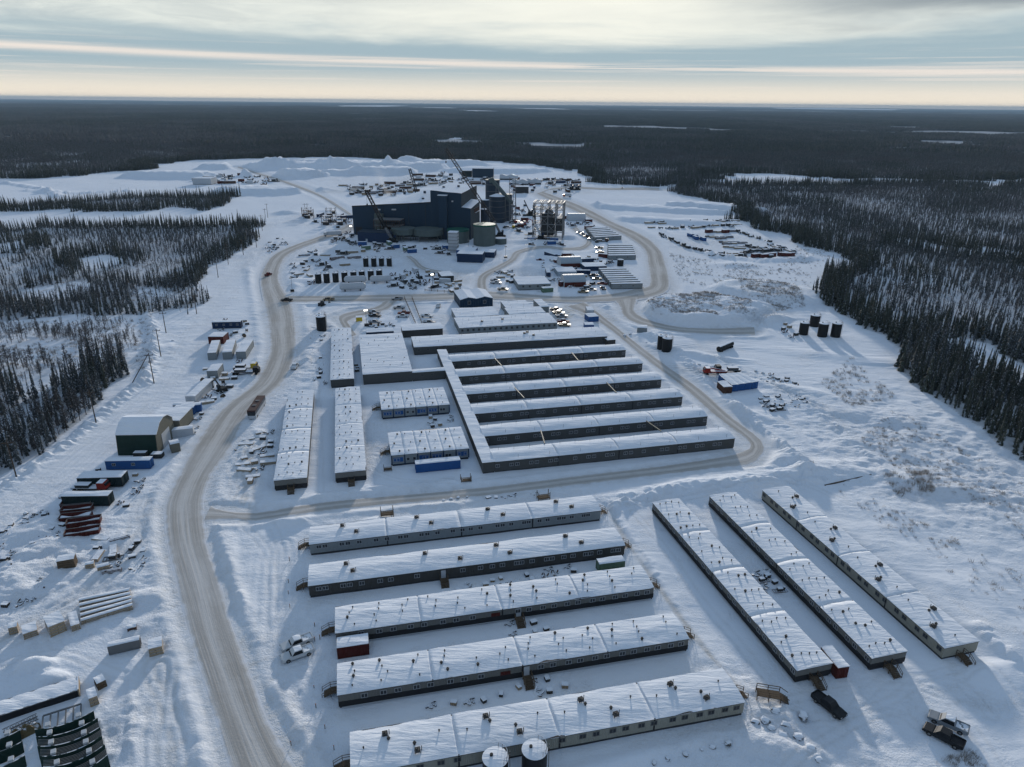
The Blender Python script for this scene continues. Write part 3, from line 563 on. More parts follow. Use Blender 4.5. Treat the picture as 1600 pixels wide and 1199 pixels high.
def gn_instances(name,pts,scales,rots,protos,label,cat,pick=None):
    me=bpy.data.meshes.new(name); n=len(pts); me.vertices.add(n); me.vertices.foreach_set('co',np.asarray(pts,np.float32).ravel())
    a=me.attributes.new('s','FLOAT_VECTOR','POINT'); a.data.foreach_set('vector',np.asarray(scales,np.float32).ravel())
    a=me.attributes.new('r','FLOAT_VECTOR','POINT'); a.data.foreach_set('vector',np.asarray(rots,np.float32).ravel())
    a=me.attributes.new('k','INT','POINT'); a.data.foreach_set('value',(rng.integers(0,len(protos),n) if pick is None else pick).astype(np.int32))
    me.update(); o=O(name,me)
    col=bpy.data.collections.new(name+'_sources')
    for p in protos: col.objects.link(p)
    ng=bpy.data.node_groups.new(name,'GeometryNodeTree'); ng.interface.new_socket('Geometry',in_out='INPUT',socket_type='NodeSocketGeometry'); ng.interface.new_socket('Geometry',in_out='OUTPUT',socket_type='NodeSocketGeometry')
    N=ng.nodes; L=ng.links; gi=N.new('NodeGroupInput'); go=N.new('NodeGroupOutput'); ip=N.new('GeometryNodeInstanceOnPoints'); ci=N.new('GeometryNodeCollectionInfo'); ci.inputs[0].default_value=col; ci.inputs['Separate Children'].default_value=True; ci.inputs['Reset Children'].default_value=True
    def att(nm,dt):
        t=N.new('GeometryNodeInputNamedAttribute'); t.data_type=dt; t.inputs[0].default_value=nm; return t.outputs[0]
    L.new(gi.outputs[0],ip.inputs['Points']); L.new(ci.outputs[0],ip.inputs['Instance']); ip.inputs['Pick Instance'].default_value=True
    L.new(att('k','INT'),ip.inputs['Instance Index']); L.new(att('s','FLOAT_VECTOR'),ip.inputs['Scale'])
    er=N.new('FunctionNodeEulerToRotation'); L.new(att('r','FLOAT_VECTOR'),er.inputs[0]); L.new(er.outputs[0],ip.inputs['Rotation']); L.new(ip.outputs[0],go.inputs[0])
    md=o.modifiers.new('instances','NODES'); md.node_group=ng
    tag(o,label,cat,kind='stuff'); return o
def src(name,mb,mats):
    return bpy.data.objects.new(name,mb.mesh(name,mats))
def with_trunk(mb,h=.9,r=.011):
    n=len(mb.v); mb.cyl((0,0,-.03),(0,0,h),r,r*.3,n=4,mi=1); return mb
def build_forest():
    P=sample_forest(1650,2.25)
    x,y=P[:,0],P[:,1]
    dens=.74+.55*fbm(x/45,y/45,3)+.3*fbm(x/9,y/9,2)
    left=(x<0)&(y<760); dens=np.where(left&(y>330)&(y<560),dens+.9*fbm(x/30,y/60,3),dens)
    dens=np.where(left&(y<430)&(y>290),dens-.30*(vn(x/30,y/30)>.45),dens); dens=np.where(left&(y<290),dens-.22,dens)
    inner=np.ones(len(x),bool)
    for dx,dy in ((16,0),(-16,0),(0,18),(0,-18),(12,-12),(-12,-12)): inner&=forest_mask(x+dx,y+dy)
    patch=vn(x/55+11,y/80+5); dens=np.where(inner,dens*(.72+.6*patch),dens+.30)
    keep=rng.random(len(x))<np.clip(dens,.04,1); inner=inner[keep]; P=P[keep]; x,y=P[:,0],P[:,1]
    rd=road_field(x,y); inner=inner[rd>4]; P=P[rd>4]; x,y=P[:,0],P[:,1]
    SP=[]
    for poly,m_ in (([(0,505),(215,500),(215,545),(170,560),(120,585),(0,605),(-80,600),(-80,510)],420),([(0,440),(310,430),(300,495),(150,500),(0,510)],420),([(60,520),(110,515),(115,540),(60,545)],40),([(1560,560),(1640,590),(1640,640),(1560,610)],50)):
        W=GP(poly); xs=[p[0] for p in W]; ys=[p[1] for p in W]; ex=rng.uniform(min(xs),max(xs),m_*3); ey=rng.uniform(min(ys),max(ys),m_*3); q=inpoly(ex,ey,W)&(vn(ex/14,ey/10)>.42); SP.append(np.stack([ex[q],ey[q]],1)[:m_])
    SP=np.concatenate(SP); ns=len(SP); P=np.concatenate([P,SP]); inner=np.concatenate([inner,np.ones(ns,bool)]); x,y=P[:,0],P[:,1]
    n=len(P); left=(x<0)&(y<760); bare=vn(x/40+7,y/40)*.75+.42*rng.random(n)+np.where(inner,.22,-.20)
    bare=np.where(left&(y<300),bare+.34,np.where(left,bare+.10,bare)); kind=np.where(bare>.84,2,np.where(bare>.58,1,0))
    # the near left cluster and the right edge are tall dark spruce
    H=rng.uniform(5,11.5,n)*(1+.22*fbm(x/50+3,y/50,2)); H=np.where(rng.random(n)<.12,H*1.25,H)
    H=np.where(left&(y>300)&(y<760),H*.78,H); H=np.where(left&(y<290),H*1.06,H); H=np.where((x>60)&(y<420),H*1.12,H)
    H=np.where(kind==2,H*.85,H); H=np.where(inner,H*rng.uniform(.42,.88,n),H)
    q=np.stack([x,y,np.zeros(n)],1)-np.array([0,0,CH]); dz=q@cf; sx=800+F*(q@cr)/dz; sy=599.5-F*(q@cu)/dz
    # visible and largest: the 300 individuals, front rank first
    big=F*H/dz; vis=(sx>2)&(sx<1598)&(sy>100)&(sy<1180)
    edge=np.zeros(n); 
    dd=forest_mask(x,y-9)|forest_mask(x-7*np.sign(x),y-4)
    score=np.where(vis,big*(1+.35*(~dd)),-1); order=np.argsort(-score); ind=order[:300]; rest=np.ones(n,bool); rest[ind]=False
    z=np.zeros(n)-.2
    pr={}
    for k,(nm,lab) in enumerate((('spruce_tree','s'),('spruce_tree','t'),('bare_tree','b'))):
        pr[k]=[]
        for v in range(3):
            mb=spruce_mesh(10*k+v,24,8,1.,(.10,.07,.085)[v],.25) if k<2 else bare_mesh(40+v,80)
            cme=mb.mesh('crown',(M_SPR,M_SPRS,M_TWIG)[k]); tme=MB().cyl((0,0,-.04),(0,0,.97),.013,.003,n=6).mesh('trunk',M_BARK)
            pr[k].append((cme,tme))
    def lab(k,X,Y,H_=10):
        hh=F*H_/math.hypot(X,Y)
        if X<0: w=('at the tip of the left wood','in the left wood beside the power poles','in the left wood nearest the photo edge')[0 if Y>272 else 1 if Y>215 else 2]
        elif Y<250: w='at the forest edge nearest the right photo edge'
        elif Y<300: w='at the forest edge below the snowy clearing'
        else: w='on the forest point behind four black tanks'
        return (('tall ','','short ')[0 if H_>11.5 else 1 if H_>9 else 2]+('dark narrow spruce ','dusted grey green spruce ','leafless grey brown tree ')[k]+w)
    for i in ind:
        k=int(kind[i]); v=rng.integers(0,3); X,Y=float(x[i]),float(y[i]); h=float(H[i])
        t=E(('spruce_tree','spruce_tree','bare_tree')[k],lab(k,X,Y,h),('tree'),(X,Y,-.2),rng.random()*6.28)
        t.scale=(h*rng.uniform(.85,1.25),h*rng.uniform(.85,1.25),h)
        t.rotation_euler[0]=rng.normal()*.02; t.rotation_euler[1]=rng.normal()*.02
        t['group']='group of '+t['label']; O('crown',pr[k][v][0],t); O('trunk',pr[k][v][1],t)
    # the rest of the nearer forest: one mass
    S=[]
    for k in range(3):
        S.append([src('wood_source',with_trunk(spruce_mesh(70+10*k+v,13,6,1.,(.095,.07,.085,.11)[v],.2) if k<2 else bare_mesh(90+v,34)),((M_SPR,M_SPRS,M_TWIG)[k],M_BARK)) for v in range(4)])
    for k,(nm,lb) in enumerate((('spruce_forest','dense dark spruce forest ringing the snowy site'),('dusted_spruce_forest','grey green spruce mixed through the forest with snow on the boughs'),('bare_woodland','pale leafless tamarack and birch growing among the spruce'))):
        m=rest&(kind==k); c=int(m.sum())
        sc=np.stack([H[m]*rng.uniform(.85,1.3,c)]*2+[H[m]],1); ro=np.stack([rng.normal(0,.02,c),rng.normal(0,.02,c),rng.uniform(0,6.28,c)],1)
        gn_instances(nm,np.stack([x[m],y[m],z[m]],1),sc,ro,S[k],lb,'forest')
    print('TREES',n,[int((kind==k).sum()) for k in range(3)])
    # far forest: patches of many small trees
    PS=[]; s=46.
    for v in range(5):
        rnd=np.random.default_rng(500+v); mb=MB()
        for i in range((520,480,430,340,260)[v]):
            a=rnd.random()*6.283; rr=s*math.sqrt(rnd.random()); X,Y=rr*math.cos(a),rr*math.sin(a)*1.; h=rnd.uniform(6,11.5)*(1.25 if rnd.random()<.15 else 1); w=h*rnd.uniform(.11,.18); o=rnd.random()*6.28
            ring=[(X+w*(.6+.6*rnd.random())*math.cos(o+j*1.2566),Y+w*(.6+.6*rnd.random())*math.sin(o+j*1.2566),h*(.12+.1*rnd.random())) for j in range(5)]
            mid=[(X+w*.5*(.5+.7*rnd.random())*math.cos(o+.6+j*2.094),Y+w*.5*(.5+.7*rnd.random())*math.sin(o+.6+j*2.094),h*(.5+.1*rnd.random())) for j in range(3)]
            mi=0 if rnd.random()>(.08,.16,.3,.55,.85)[v] else 1
            mb.add(ring+[(X,Y,h*.75)],[(j,(j+1)%5,5) for j in range(5)],mi); mb.add(mid+[(X,Y,h)],[(0,1,3),(1,2,3),(2,0,3)],mi)
        PS.append(src('patch_source',mb,(M_SPR,M_TWIG)))
    pp=[]; st=62
    for y0 in np.arange(1640,11000,st):
        w=.80*y0+150; xs=np.arange(-w,w,st)+rng.uniform(-22,22); pp.append(np.stack([xs+rng.uniform(-14,14,len(xs)),np.full(len(xs),y0)+rng.uniform(-14,14,len(xs))],1))
    Q=np.concatenate(pp); m=forest_mask(Q[:,0],Q[:,1]); Q=Q[m]
    d=farden(Q[:,0],Q[:,1]); Q=Q[(d>.345)]; n=len(Q)
    zz=sst(Q[:,1],2500,9000)*fbm(Q[:,0]/2600,Q[:,1]/5200,3)*9*1.
    hs=rng.uniform(.85,1.15,n); pk=np.clip((vn(Q[:,0]/420+3,Q[:,1]/900+8)*.55+vn(Q[:,0]/130,Q[:,1]/200)*.45+rng.normal(0,.05,n)-.2)/.6*5+2.6*((Q[:,0]<-700)&(Q[:,1]<2600)&(Q[:,0]<-.42*Q[:,1])),0,4).astype(int)
    gn_instances('distant_forest',np.stack([Q[:,0],Q[:,1],zz],1),np.stack([np.ones(n)]*2+[hs],1),np.stack([np.zeros(n),np.zeros(n),rng.uniform(0,6.28,n)],1),PS,'endless dark boreal forest stretching flat to the horizon','forest',pk)
    print('PATCHES',n)
# ---------------------------------------------------------------- modular buildings
def frame(FL,FR,B,h,ang=13.1):
    """near-left, near-right and one far roof corner (photo pixels, at height h) -> origin, length, depth"""
    A,B_,C_=G(*FL,h),G(*FR,h),G(*B,h); d=np.array([math.cos(R(ang)),math.sin(R(ang))]); n=np.array([-d[1],d[0]])
    return A[:2],float((B_-A)[:2]@d),float((C_-A)[:2]@n),R(ang)
def window_mesh(w,h,kind=0,cache={}):
    k=(w,h,kind)
    if k not in cache:
        mb=MB(); t=.09
        mb.box(-w/2,w/2,-.06,0,-h/2,-h/2+t).box(-w/2,w/2,-.06,0,h/2-t,h/2).box(-w/2,-w/2+t,-.06,0,-h/2+t,h/2-t).box(w/2-t,w/2,-.06,0,-h/2+t,h/2-t)
        if kind!=2: mb.box(-t/2,t/2,-.05,0,-h/2+t,h/2-t)
        pn=MB().box(-w/2+t,w/2-t,-.03,-.005,-h/2+t,h/2-t)
        cache[k]=(mb.mesh('window',M_FRAME if kind!=1 else M_GREIGE),pn.mesh('pane',M_GLASS))
    return cache[k]
def window(parent,x,z,w=1.15,h=.95,y=0.,rz=0.,kind=0,loc=None):
    a,b=window_mesh(w,h,kind); o=O('window',a,parent,loc or (x,y,z),rz); O('pane',b,o); return o
_vm={}
def vent(parent,x,y,z,k=0):
    if k not in _vm:
        mb=MB()
        if k==0: mb.cyl((0,0,-.2),(0,0,.32),.09,n=6).cyl((0,0,.32),(0,0,.44),.17,.12,n=6)
        elif k==1: mb.cyl((0,0,-.2),(0,0,.3),.18,n=8).cyl((0,0,.3),(0,0,.55),.3,.2,n=8)
        elif k==2: mb.box(-.42,.42,-.34,.34,.15,.65).cyl((-.1,0,.65),(-.1,0,.8),.2,n=8).box(-.45,-.35,-.35,-.25,-.2,.2).box(.35,.45,-.35,-.25,-.2,.2).box(-.45,-.35,.25,.35,-.2,.2).box(.35,.45,.25,.35,-.2,.2).cyl((.65,.1,-.1),(.65,.1,.95),.06,n=6)
        elif k==3: mb.cyl((0,0,-.2),(0,0,1.0),.03,n=5)
        _vm[k]=mb.mesh('roof_vent',M_TAUPE if k!=3 else M_BLACK)
    return O('rooftop_unit' if k==2 else 'vent_pipe' if k<2 else 'roof_rod',_vm[k],parent,(x,y,z),random.random()*.3)
def stair_mb(w=1.6,n=5,top=1.0,deck=1.4):
    """deck and steps going down along -x from the origin (the door sill)"""
    mb=MB(); mb.box(-deck,0,-w/2,w/2,top-.1,top)
    for i in range(n): z=top-(i+1)*top/(n+1); mb.box(-deck-.28*(i+1),-deck-.28*i+.04,-w/2,w/2,z-.05,z)
    for sx in (-deck+.05,-.1):
        for sy in (-w/2+.05,w/2-.05): mb.box(sx-.05,sx+.05,sy-.05,sy+.05,-.2,top-.1)
    rl=[MB(),MB()]
    for si,sy in enumerate((-w/2,w/2)):
        rl_=rl[si]
        for x in (-.06,-deck): rl_.box(x-.045,x+.045,sy-.045,sy+.045,top,top+1.05)
        e=-deck-.28*n; rl_.box(e-.045,e+.045,sy-.045,sy+.045,-.2,1.05)
        rl_.bar((-.06,sy,top+1.02),(-deck,sy,top+1.02),.09,.05).bar((-.06,sy,top+.55),(-deck,sy,top+.55),.09,.05).bar((-deck,sy,top+1.02),(e,sy,1.05),.09,.05).bar((-deck,sy,top+.55),(e,sy,.55),.09,.05)
    return mb,rl
_sm={}
def stairs(parent,x,y,rz,top=.9):
    k=round(top,1)
    if k not in _sm:
        a,b=stair_mb(top=top); _sm[k]=(a.mesh('entry_stair',M_WOOD),b[0].mesh('railing',M_WOOD),b[1].mesh('railing',M_WOOD))
    o=O('entry_stair',_sm[k][0],parent,(x,y,0),rz); O('railing',_sm[k][1],o); O('railing',_sm[k][2],o); return o
def roof_mb(L,W,h,seams,ridge=.28,ov=.12,th=.16,seed=0,cross=()):
    nx=max(8,int(L/1.1)); ny=max(6,int(W/.8)); xs=sorted(set(list(np.linspace(-ov,L+ov,nx+1))+[s+d for s in seams for d in (-.16,-.1,.1,.16)]))
    mb=MB(); X,Y=np.meshgrid(np.array(xs),np.linspace(-ov,W+ov,ny+1)); sx=seed*13.7
    Z=h+th+ridge*(1-np.abs(Y/W*2-1)).clip(0)+.17*fbm(X/7+sx,Y/1.5+sx,3)+.07*fbm(X/1.6+sx,Y/1.3,2)
    for s in seams: Z=np.where(np.abs(X-s)<.12,h+.02+ridge*.2,Z)
    e=np.minimum(Y+ov,W+ov-Y); Z-=.10*(e<.05)
    n=len(xs); V=[(float(X[j,i]),float(Y[j,i]),float(Z[j,i])) for j in range(ny+1) for i in range(n)]
    F_=[(j*n+i,j*n+i+1,(j+1)*n+i+1,(j+1)*n+i) for j in range(ny) for i in range(n-1)]
    mb.add(V,F_)
    # edge skirt of the snow
    for idx in ([i for i in range(n)],[j*n+n-1 for j in range(ny+1)],[ny*n+i for i in range(n-1,-1,-1)],[j*n for j in range(ny,-1,-1)]):
        top=[V[i] for i in idx]; mb.add(top+[(a,b,h+.01) for a,b,c in top],[(len(top)+i,len(top)+i+1,i+1,i) for i in range(len(top)-1)])
    return mb
def dorm(label,fr,h,wall,nsec=4,style='plain',wins=None,side='front',vents='rows',door=None,group=None,name='dormitory_block',skirt=.55,seed=0,units=None,stairs_at=(),ridge=.28,cat='building',winkind=0,ends=(),fascia=None,wz=None):
    (A,L,W,rz)=fr; root=E(name,label,cat,(A[0],A[1],0),rz,group)
    L=abs(L); seams=[L*i/nsec for i in range(1,nsec)]
    wl=MB()
    for i in range(nsec):
        a=L*i/nsec+(.0 if i==0 else .06); b=L*(i+1)/nsec-(.0 if i==nsec-1 else .06); wl.box(a,b,0,W,skirt,h-.12)
    if nsec>1: wl.box(.2,L-.2,.12,W-.12,skirt+.02,h-.16)
    wl.build('wall',wall,root)
    MB().box(.12,L-.12,.12,W-.12,-.4,skirt).build('skirting',M_SKIRT,root)
    MB().box(-.09,L+.09,-.09,W+.09,h-.12,h+.005).build('roof_edge',fascia or M_DARK,root)
    roof_mb(L,W,h,seams if nsec>1 and vents!='smooth' else [],ridge=ridge,seed=seed).build('snowy_roof',M_ROOF,root,True)
    if style=='band':
        MB().box(-.03,L+.03,-.03,W+.03,skirt-.1,skirt+.95).build('lower_cladding',M_BAND,root)
        st=MB(); st.box(.5,L-.5,-.22,-.08,.28,.38) if side=='front' else st.box(.5,L-.5,W+.08,W+.22,.28,.38); st.build('utility_pipe',M_WHITE,root)
    if nsec>1:
        for s in seams:
            if side=='front': MB().box(s-.14,s+.14,-.045,-.005,skirt,h-.12).build('seam_cover',M_BAND,root)
            else: MB().box(s-.14,s+.14,W+.005,W+.045,skirt,h-.12).build('seam_cover',M_BAND,root)
    wz=wz or skirt+(h-skirt)*.62
    if wins is None: wins=[(i+.5)/(nsec*5) for i in range(nsec*5)]
    for t in wins:
        if side in('front',): window(root,L*t,wz,y=-.005 if style!='band' else -.032,kind=winkind)
        else: window(root,L*t,wz,y=W+(.005 if style!='band' else .032),rz=math.pi,kind=winkind)
    rnd=random.Random(seed+5)
    def zr(y,x=0): return h+.14+ridge*(1-abs(y/W*2-1))
    if vents=='rows':
        for i in range(nsec*3):
            x=L*(i+.5)/(nsec*3)
            for yy in (.18,.42,.62,.85):
                if rnd.random()<.86: vent(root,x+rnd.uniform(-.9,.9),W*yy+rnd.uniform(-.15,.15),zr(W*yy),1 if rnd.random()<.22 else 0)
    elif vents=='units':
        for i in range(nsec):
            for fx,fy in ((.42,.74),(.60,.30)): vent(root,L*(i+fx)/nsec,W*fy,zr(W*fy),2)
    elif vents=='both':
        for i in range(nsec):
            for fx,fy,k in ((.33,.75,2),(.62,.22,2),(.36,.62,1),(.6,.4,1),(.12,.5,0),(.85,.6,0)): vent(root,L*(i+fx)/nsec,W*fy,zr(W*fy),k)
    elif vents=='rods':
        for i in range(16):
            vent(root,L*(i+.5)/16,W*.80,zr(W*.8),3)
            if i%2: vent(root,L*(i+.5)/16,W*.12,zr(W*.12),3)
    for e in ends:
        if e=='L': stairs(root,0,W*.5,0,skirt+.25)
        if e=='R': stairs(root,L,W*.5,math.pi,skirt+.25)
    for (t,sd) in stairs_at:
        dm=MB().box(L*t-.5,L*t+.5,(-.06 if sd=='front' else W+.0),(0 if sd=='front' else W+.06),skirt,skirt+2.0); dm.build('door',M_WHITE,root)
        stairs(root,L*t,-.05 if sd=='front' else W+.05,R(90) if sd=='front' else R(-90),skirt+.1)
    return root,L,W
def fracs(xs,a,b): return [(x-a)/(b-a) for x in xs]
# foreground rows of the lower camp (west-east)
FRG='long dormitory rows of the lower camp'
f=frame((483.5,851),(939,798),(483.8,824),3.0)
dorm('white dormitory row, farthest of the lower rows and closest to the camp road',f,3.0,M_GREY,4,wins=fracs([430,470,580,620,695,807,880,970,1010,1115,1155,1225,1332,1400,1458,1527,1649,1686,1748,1842,1875,1955,2015,2100,2135,2195,2285,2318],372,2415),vents='units',ends='LR',seed=1,group=None,ridge=.35,wz=2.15)
f=frame((482,915.8),(975.8,851.5),(482,883.4),3.0)
dorm('plain dark taupe dormitory row, second from the camp road',f,3.0,M_TAUPE,1,wins=fracs([430,474,592,636,717,842,915,1097,1420,1548,1634,1708,1813,1850,1928,2038,2078,2168,2238,2335,2375,2445,2550,2590],365,2640),vents='smooth',ends='LR',stairs_at=((.403,'front'),),seed=2,ridge=.4,wz=2.0)
r=bpy.data.objects[-1] if False else None
def units_on(o,L,W,h,ridge,pos):
    for fx,fy in pos: vent(o,L*fx,W*fy,h+.12+ridge*(1-abs(fy*2-1)),2)
o=[q for q in C.objects if q.get('label','').startswith('plain dark taupe')][0]; units_on(o,f[1],f[2],3.0,.4,[(.11,.72),(.13,.33),(.355,.75),(.46,.28),(.585,.72),(.62,.25),(.82,.75),(.86,.3)])
f=frame((524.5,989.7),(1021.5,918),(523.9,949),2.9)
dorm('two tone grey dormitory row with a small red shed at its left end',f,2.9,M_GREIGE,4,'band',wins=fracs([702,811,897,1003,1088,1205,1288,1393],553,2618)+fracs([255,333,433,513,608,685,792,865,960,1035,1126,1200],-957,1251),ends='LR',stairs_at=((.551,'front'),),seed=3)
f=frame((527.8,1086.4),(1076,997.8),(526,1038),3.0)
dorm('two tone grey dormitory row directly above the cream one',f,3.0,M_GREIGE,4,'band',wins=fracs([733,855,948,1070,1162,1293,1385,1500],568,3004)+fracs([290,352,432,493,570,632,715,775,848,906,978,1035],-680,1075),ends='LR',stairs_at=((.512,'front'),),seed=4)
f=frame((549,1211),(1162.8,1096.6),(547.4,1145),2.9)
dorm('cream dormitory row nearest the bottom of the photo, behind two black tanks',f,2.9,M_CREAM,4,'plain',wins=fracs([1090,1225,1333],660,3390)+fracs([220,383,488,557,643,710,793,860,960,1026,1107,1170,1247,1312],-611,1353),vents='both',ends='LR',seed=5,winkind=1)
for q,t in (('two tone grey dormitory row with a small red',.478),('two tone grey dormitory row directly above',.45)):
    o=[w for w in C.objects if w.get('label','').startswith(q)][0]; MB().box(63.5*t-.9,63.5*t+.9,-.06,-.033,1.5,2.3).build('red_panel',M_RED,o)
# right hand rows running towards the camera: origin at the near right corner, x runs away
def rframe(NL,NR,FLc,h,ang=13.1):
    A,B_,C_=G(*NL,h)[:2],G(*NR,h)[:2],G(*FLc,h)[:2]; L=float(np.hypot(*(C_-A))); d=(C_-A)/L; n=np.array([d[1],-d[0]]); W=float((B_-A)@n)
    o=A+n*W; return (o,L,W,math.atan2(d[1],d[0]))   # x along d, y=+90deg of d = towards the left face
f=rframe((1245.5,1048),(1303,1039),(1020,785.7),2.9)
w20=[(i+.5+(.12 if i%2 else -.12))/22 for i in range(22)]
dorm('leftmost of three slanting two tone dormitory rows, red container at its near corner',f,2.9,M_GREIGE,4,'band',wins=w20,side='back',ends='L',seed=6)
f=rframe((1362.6,1028.8),(1419,1019),(1108.7,775.7),2.9)
dorm('two tone grey dormitory row in the middle of the three slanting rows at right',f,2.9,M_GREIGE,4,'band',wins=w20,side='back',ends='L',seed=7)
f=rframe((1476,1013),(1533.5,1004.7),(1191.6,766.4),2.8)
dorm('cream walled dormitory row, rightmost of the three slanting rows',f,2.8,M_CREAM,4,'plain',wins=w20[::1],side='back',vents='both',ends='L',seed=8,winkind=1)
# three rows left of the main complex, end walls to the camera
def nframe(FL,FR,BL,h): 
    A,L,W,rz=frame(FL,FR,BL,h); return A,L,W,rz
def vert_dorm(label,FL,FR,BL,h,wall,nsec,seed,band=False,end=True):
    A,L,W,rz=frame(FL,FR,BL,h); o=np.array(A)+e1*L
    r,l,w=dorm(label,(o,W,L,rz+math.pi/2),h,wall,nsec,'band' if band else 'plain',wins=[(i+.5)/(nsec*4) for i in range(nsec*4)],side='back',ends='L' if end else '',seed=seed)
    return r
vert_dorm('grey two tone dormitory row standing alone nearest the main road, left of its twin',(428,751.3),(479,746.8),(441.6,613.6),3.1,M_GREIGE,4,9,True)
vert_dorm('grey two tone dormitory row between its twin and the blue fronted offices',(523.8,739.4),(572,736.3),(516.4,608.4),3.1,M_GREIGE,4,10,True)
vert_dorm('taupe dormitory row end to end behind another, beside two black tanks',(516.4,594.2),(553,593.3),(510,515),3.1,M_WING,3,11,False,False)
# blue fronted offices: six units side by side
def office_row(label,FL,FR,BL,h,n,seed):
    A,L,W,rz=frame(FL,FR,BL,h); root=E('office_block',label,'building',A,rz,None)
    wl=MB(); 
    for i in range(n): wl.box(L*i/n+.08,L*(i+1)/n-.08,0,W,.6,h-.1)
    wl.build('wall',M_GREY,root); MB().box(.1,L-.1,.15,W-.1,-.4,.62).build('skirting',M_SKIRT,root)
    MB().box(-.05,L+.05,-.08,W+.08,h-.1,h+.005).build('roof_edge',M_NAVY2,root)
    for i in range(n+1): s=L*i/n; MB().box(s-.16,s+.16,-.06,-.01,.5,h-.1).build('corner_trim',M_NAVY2,root)
    MB().box(.16,L-.16,-.05,-.003,.35,.5).build('base_trim',M_NAVY2,root)
    roof_mb(L,W,h,[L*i/n for i in range(1,n)],ridge=.1,seed=seed).build('snowy_roof',M_ROOF,root,True)
    for i in range(n):
        for k in range(3):
            if (i+k+seed)%4: window(root,L*(i+.26+.24*k)/n,h*.55,.9,1.0,y=-.005,kind=2)
        pb=MB().box(L*(i+.12)/n,L*(i+.88)/n,-.045,-.006,h*.36,h*.76) if (i+seed)%3 else None
        if pb: pb.build('blue_window_panel',M_BLUE,root)
        for fy in (.1,.45,.85): vent(root,L*(i+.5+.2*math.sin(i*3+fy*9))/n,W*fy,h+.15,0 if i%2 else 1)
    stairs(root,0,W*.55,0,.8); return root
office_row('blue windowed office row, upper of two beside the long corridor',(596.4,640.6),(701.7,631.6),(591.4,613),3.4,6,1)
office_row('blue windowed office row, lower of two, with a blue container in front',(611.7,712),(732.8,702.3),(605,677),3.4,6,2)
# main complex: six wings on a spine corridor
def block(name,label,fr,h,wall,n=1,wins=(),seed=0,vents=None,skirt=.35,ridge=.1,group=None,nv=(6,2),wk=1):
    A,L,W,rz=fr; root=E(name,label,'building',A,rz,group); L=abs(L)
    MB().box(0,L,0,W,skirt,h-.12).build('wall',wall,root); MB().box(.1,L-.1,.1,W-.1,-.4,skirt).build('skirting',M_SKIRT,root)
    MB().box(-.07,L+.07,-.07,W+.07,h-.12,h+.005).build('roof_edge',M_DARK,root); roof_mb(L,W,h,[],ridge=ridge,seed=seed).build('snowy_roof',M_ROOF,root,True)
    for t in wins: window(root,L*t,skirt+(h-skirt)*.6,1.0,1.05,y=-.005,kind=wk)
    if vents is not None:
        rnd=random.Random(seed)
        for i in range(nv[0]):
            for j in range(nv[1]): vent(root,L*(i+.5+rnd.uniform(-.3,.3))/nv[0],W*(j+.5+rnd.uniform(-.3,.3))/nv[1],h+.14+ridge*.5,vents)
    return root
HW=3.3
P7=G(755,724.7,HW)[:2]; o7=np.array(P7)
cw=3.4
wing_px=[((755,724.7),(1148.3,685.1),(1133,667)),((752,682),(1105.6,650.6),(1088,635.6)),((734,647.3),(1066.6,620),(1053.7,607)),((720,616.7),(1033.6,593),(1023.7,583)),((706.5,589),(1004,568),(993.7,557.5)),((694,565),(977.8,547),(971,538))]
# the spine: its left face runs through (753,724) and (679,560)
s0=np.array(G(754,724,HW)[:2]); s1=np.array(G(675,548,HW)[:2]); sl_=float((s1-s0)@e2)
block('corridor','long snow covered spine corridor joining the six grey wings',(s0,cw,sl_,TH),HW+.12,M_WING,seed=20,ridge=.12)
for i,(fl,fr_,bk) in enumerate(wing_px):
    A=np.array(G(*fl,HW)[:2]); B=np.array(G(*fr_,HW)[:2]); Bk=np.array(G(*bk,HW)[:2]); off=float((B-s0)@e2); st=s0+e2*off+e1*(cw+.02 if i else cw+.02); L=float((B-st)@e1); W=7.6
    ordn=('nearest the camp road','second from the camp road','third from the camp road','fourth from the camp road','fifth from the camp road','farthest from the camp road')[i]
    n=26 if i<3 else 24
    wn=[]
    for k in range(n):
        t=(k+.5)/n
        if (k*7+i*3)%9!=4: wn.append(t+(.008 if k%2 else -.008))
    dorm('long grey dormitory wing off the corridor, '+ordn,(st,L,W,TH),HW,M_WING,4,wins=wn,vents='rods',seed=30+i,name='dormitory_wing',skirt=.3,ridge=.55,winkind=0,wz=2.0,ends='')
for i,(a,b,j) in enumerate((((773,560),(784,572),0),((893,551),(904,564),0),((804,606),(819,622),1),((948,598),(963,614),1),((845,673),(851,693),2),((1010,658),(1033,674),2))):
    p=G(*a,HW+.3); q=G(*b,HW+.3); t=MB().bar((0,0,0),(q[0]-p[0],q[1]-p[1],0),.3,.25).build('pipe_bridge',M_BEIGE)
    t.location=p; tag(t,'pale pipe bridging two grey wings, '+('first gap left side','first gap right side','third gap left side','third gap right side','nearest gap left side','nearest gap right side')[i],'pipe bridge')
f=frame((647,543),(950,527),(641,527),3.4,12.2); f=(f[0],f[1],13.7,f[3])
o=block('main_hall','wide grey hall with rooftop fans at the head of the six wings',f,3.4,M_WING,wins=[(k+.5)/22 for k in range(22) if k%5!=3],seed=40,vents=3,nv=(14,2),ridge=.35)
vent(o,f[1]*.58,8,3.9,2); vent(o,f[1]*.60,9.5,3.9,2); vent(o,f[1]*.62,5,3.8,2)
f=frame((567,585.6),(643,577),(559.4,526),4.0); f=(f[0],f[1],47,f[3])
o=block('kitchen_building','large flat roofed kitchen building left of the corridor with snow covered roof',f,4.0,M_WING,seed=41,vents=0,nv=(8,2),ridge=.3)
k=np.array(f[0])+e1*(f[1]+.02); Lk=float((s0+e2*0-k)@e1)-.05
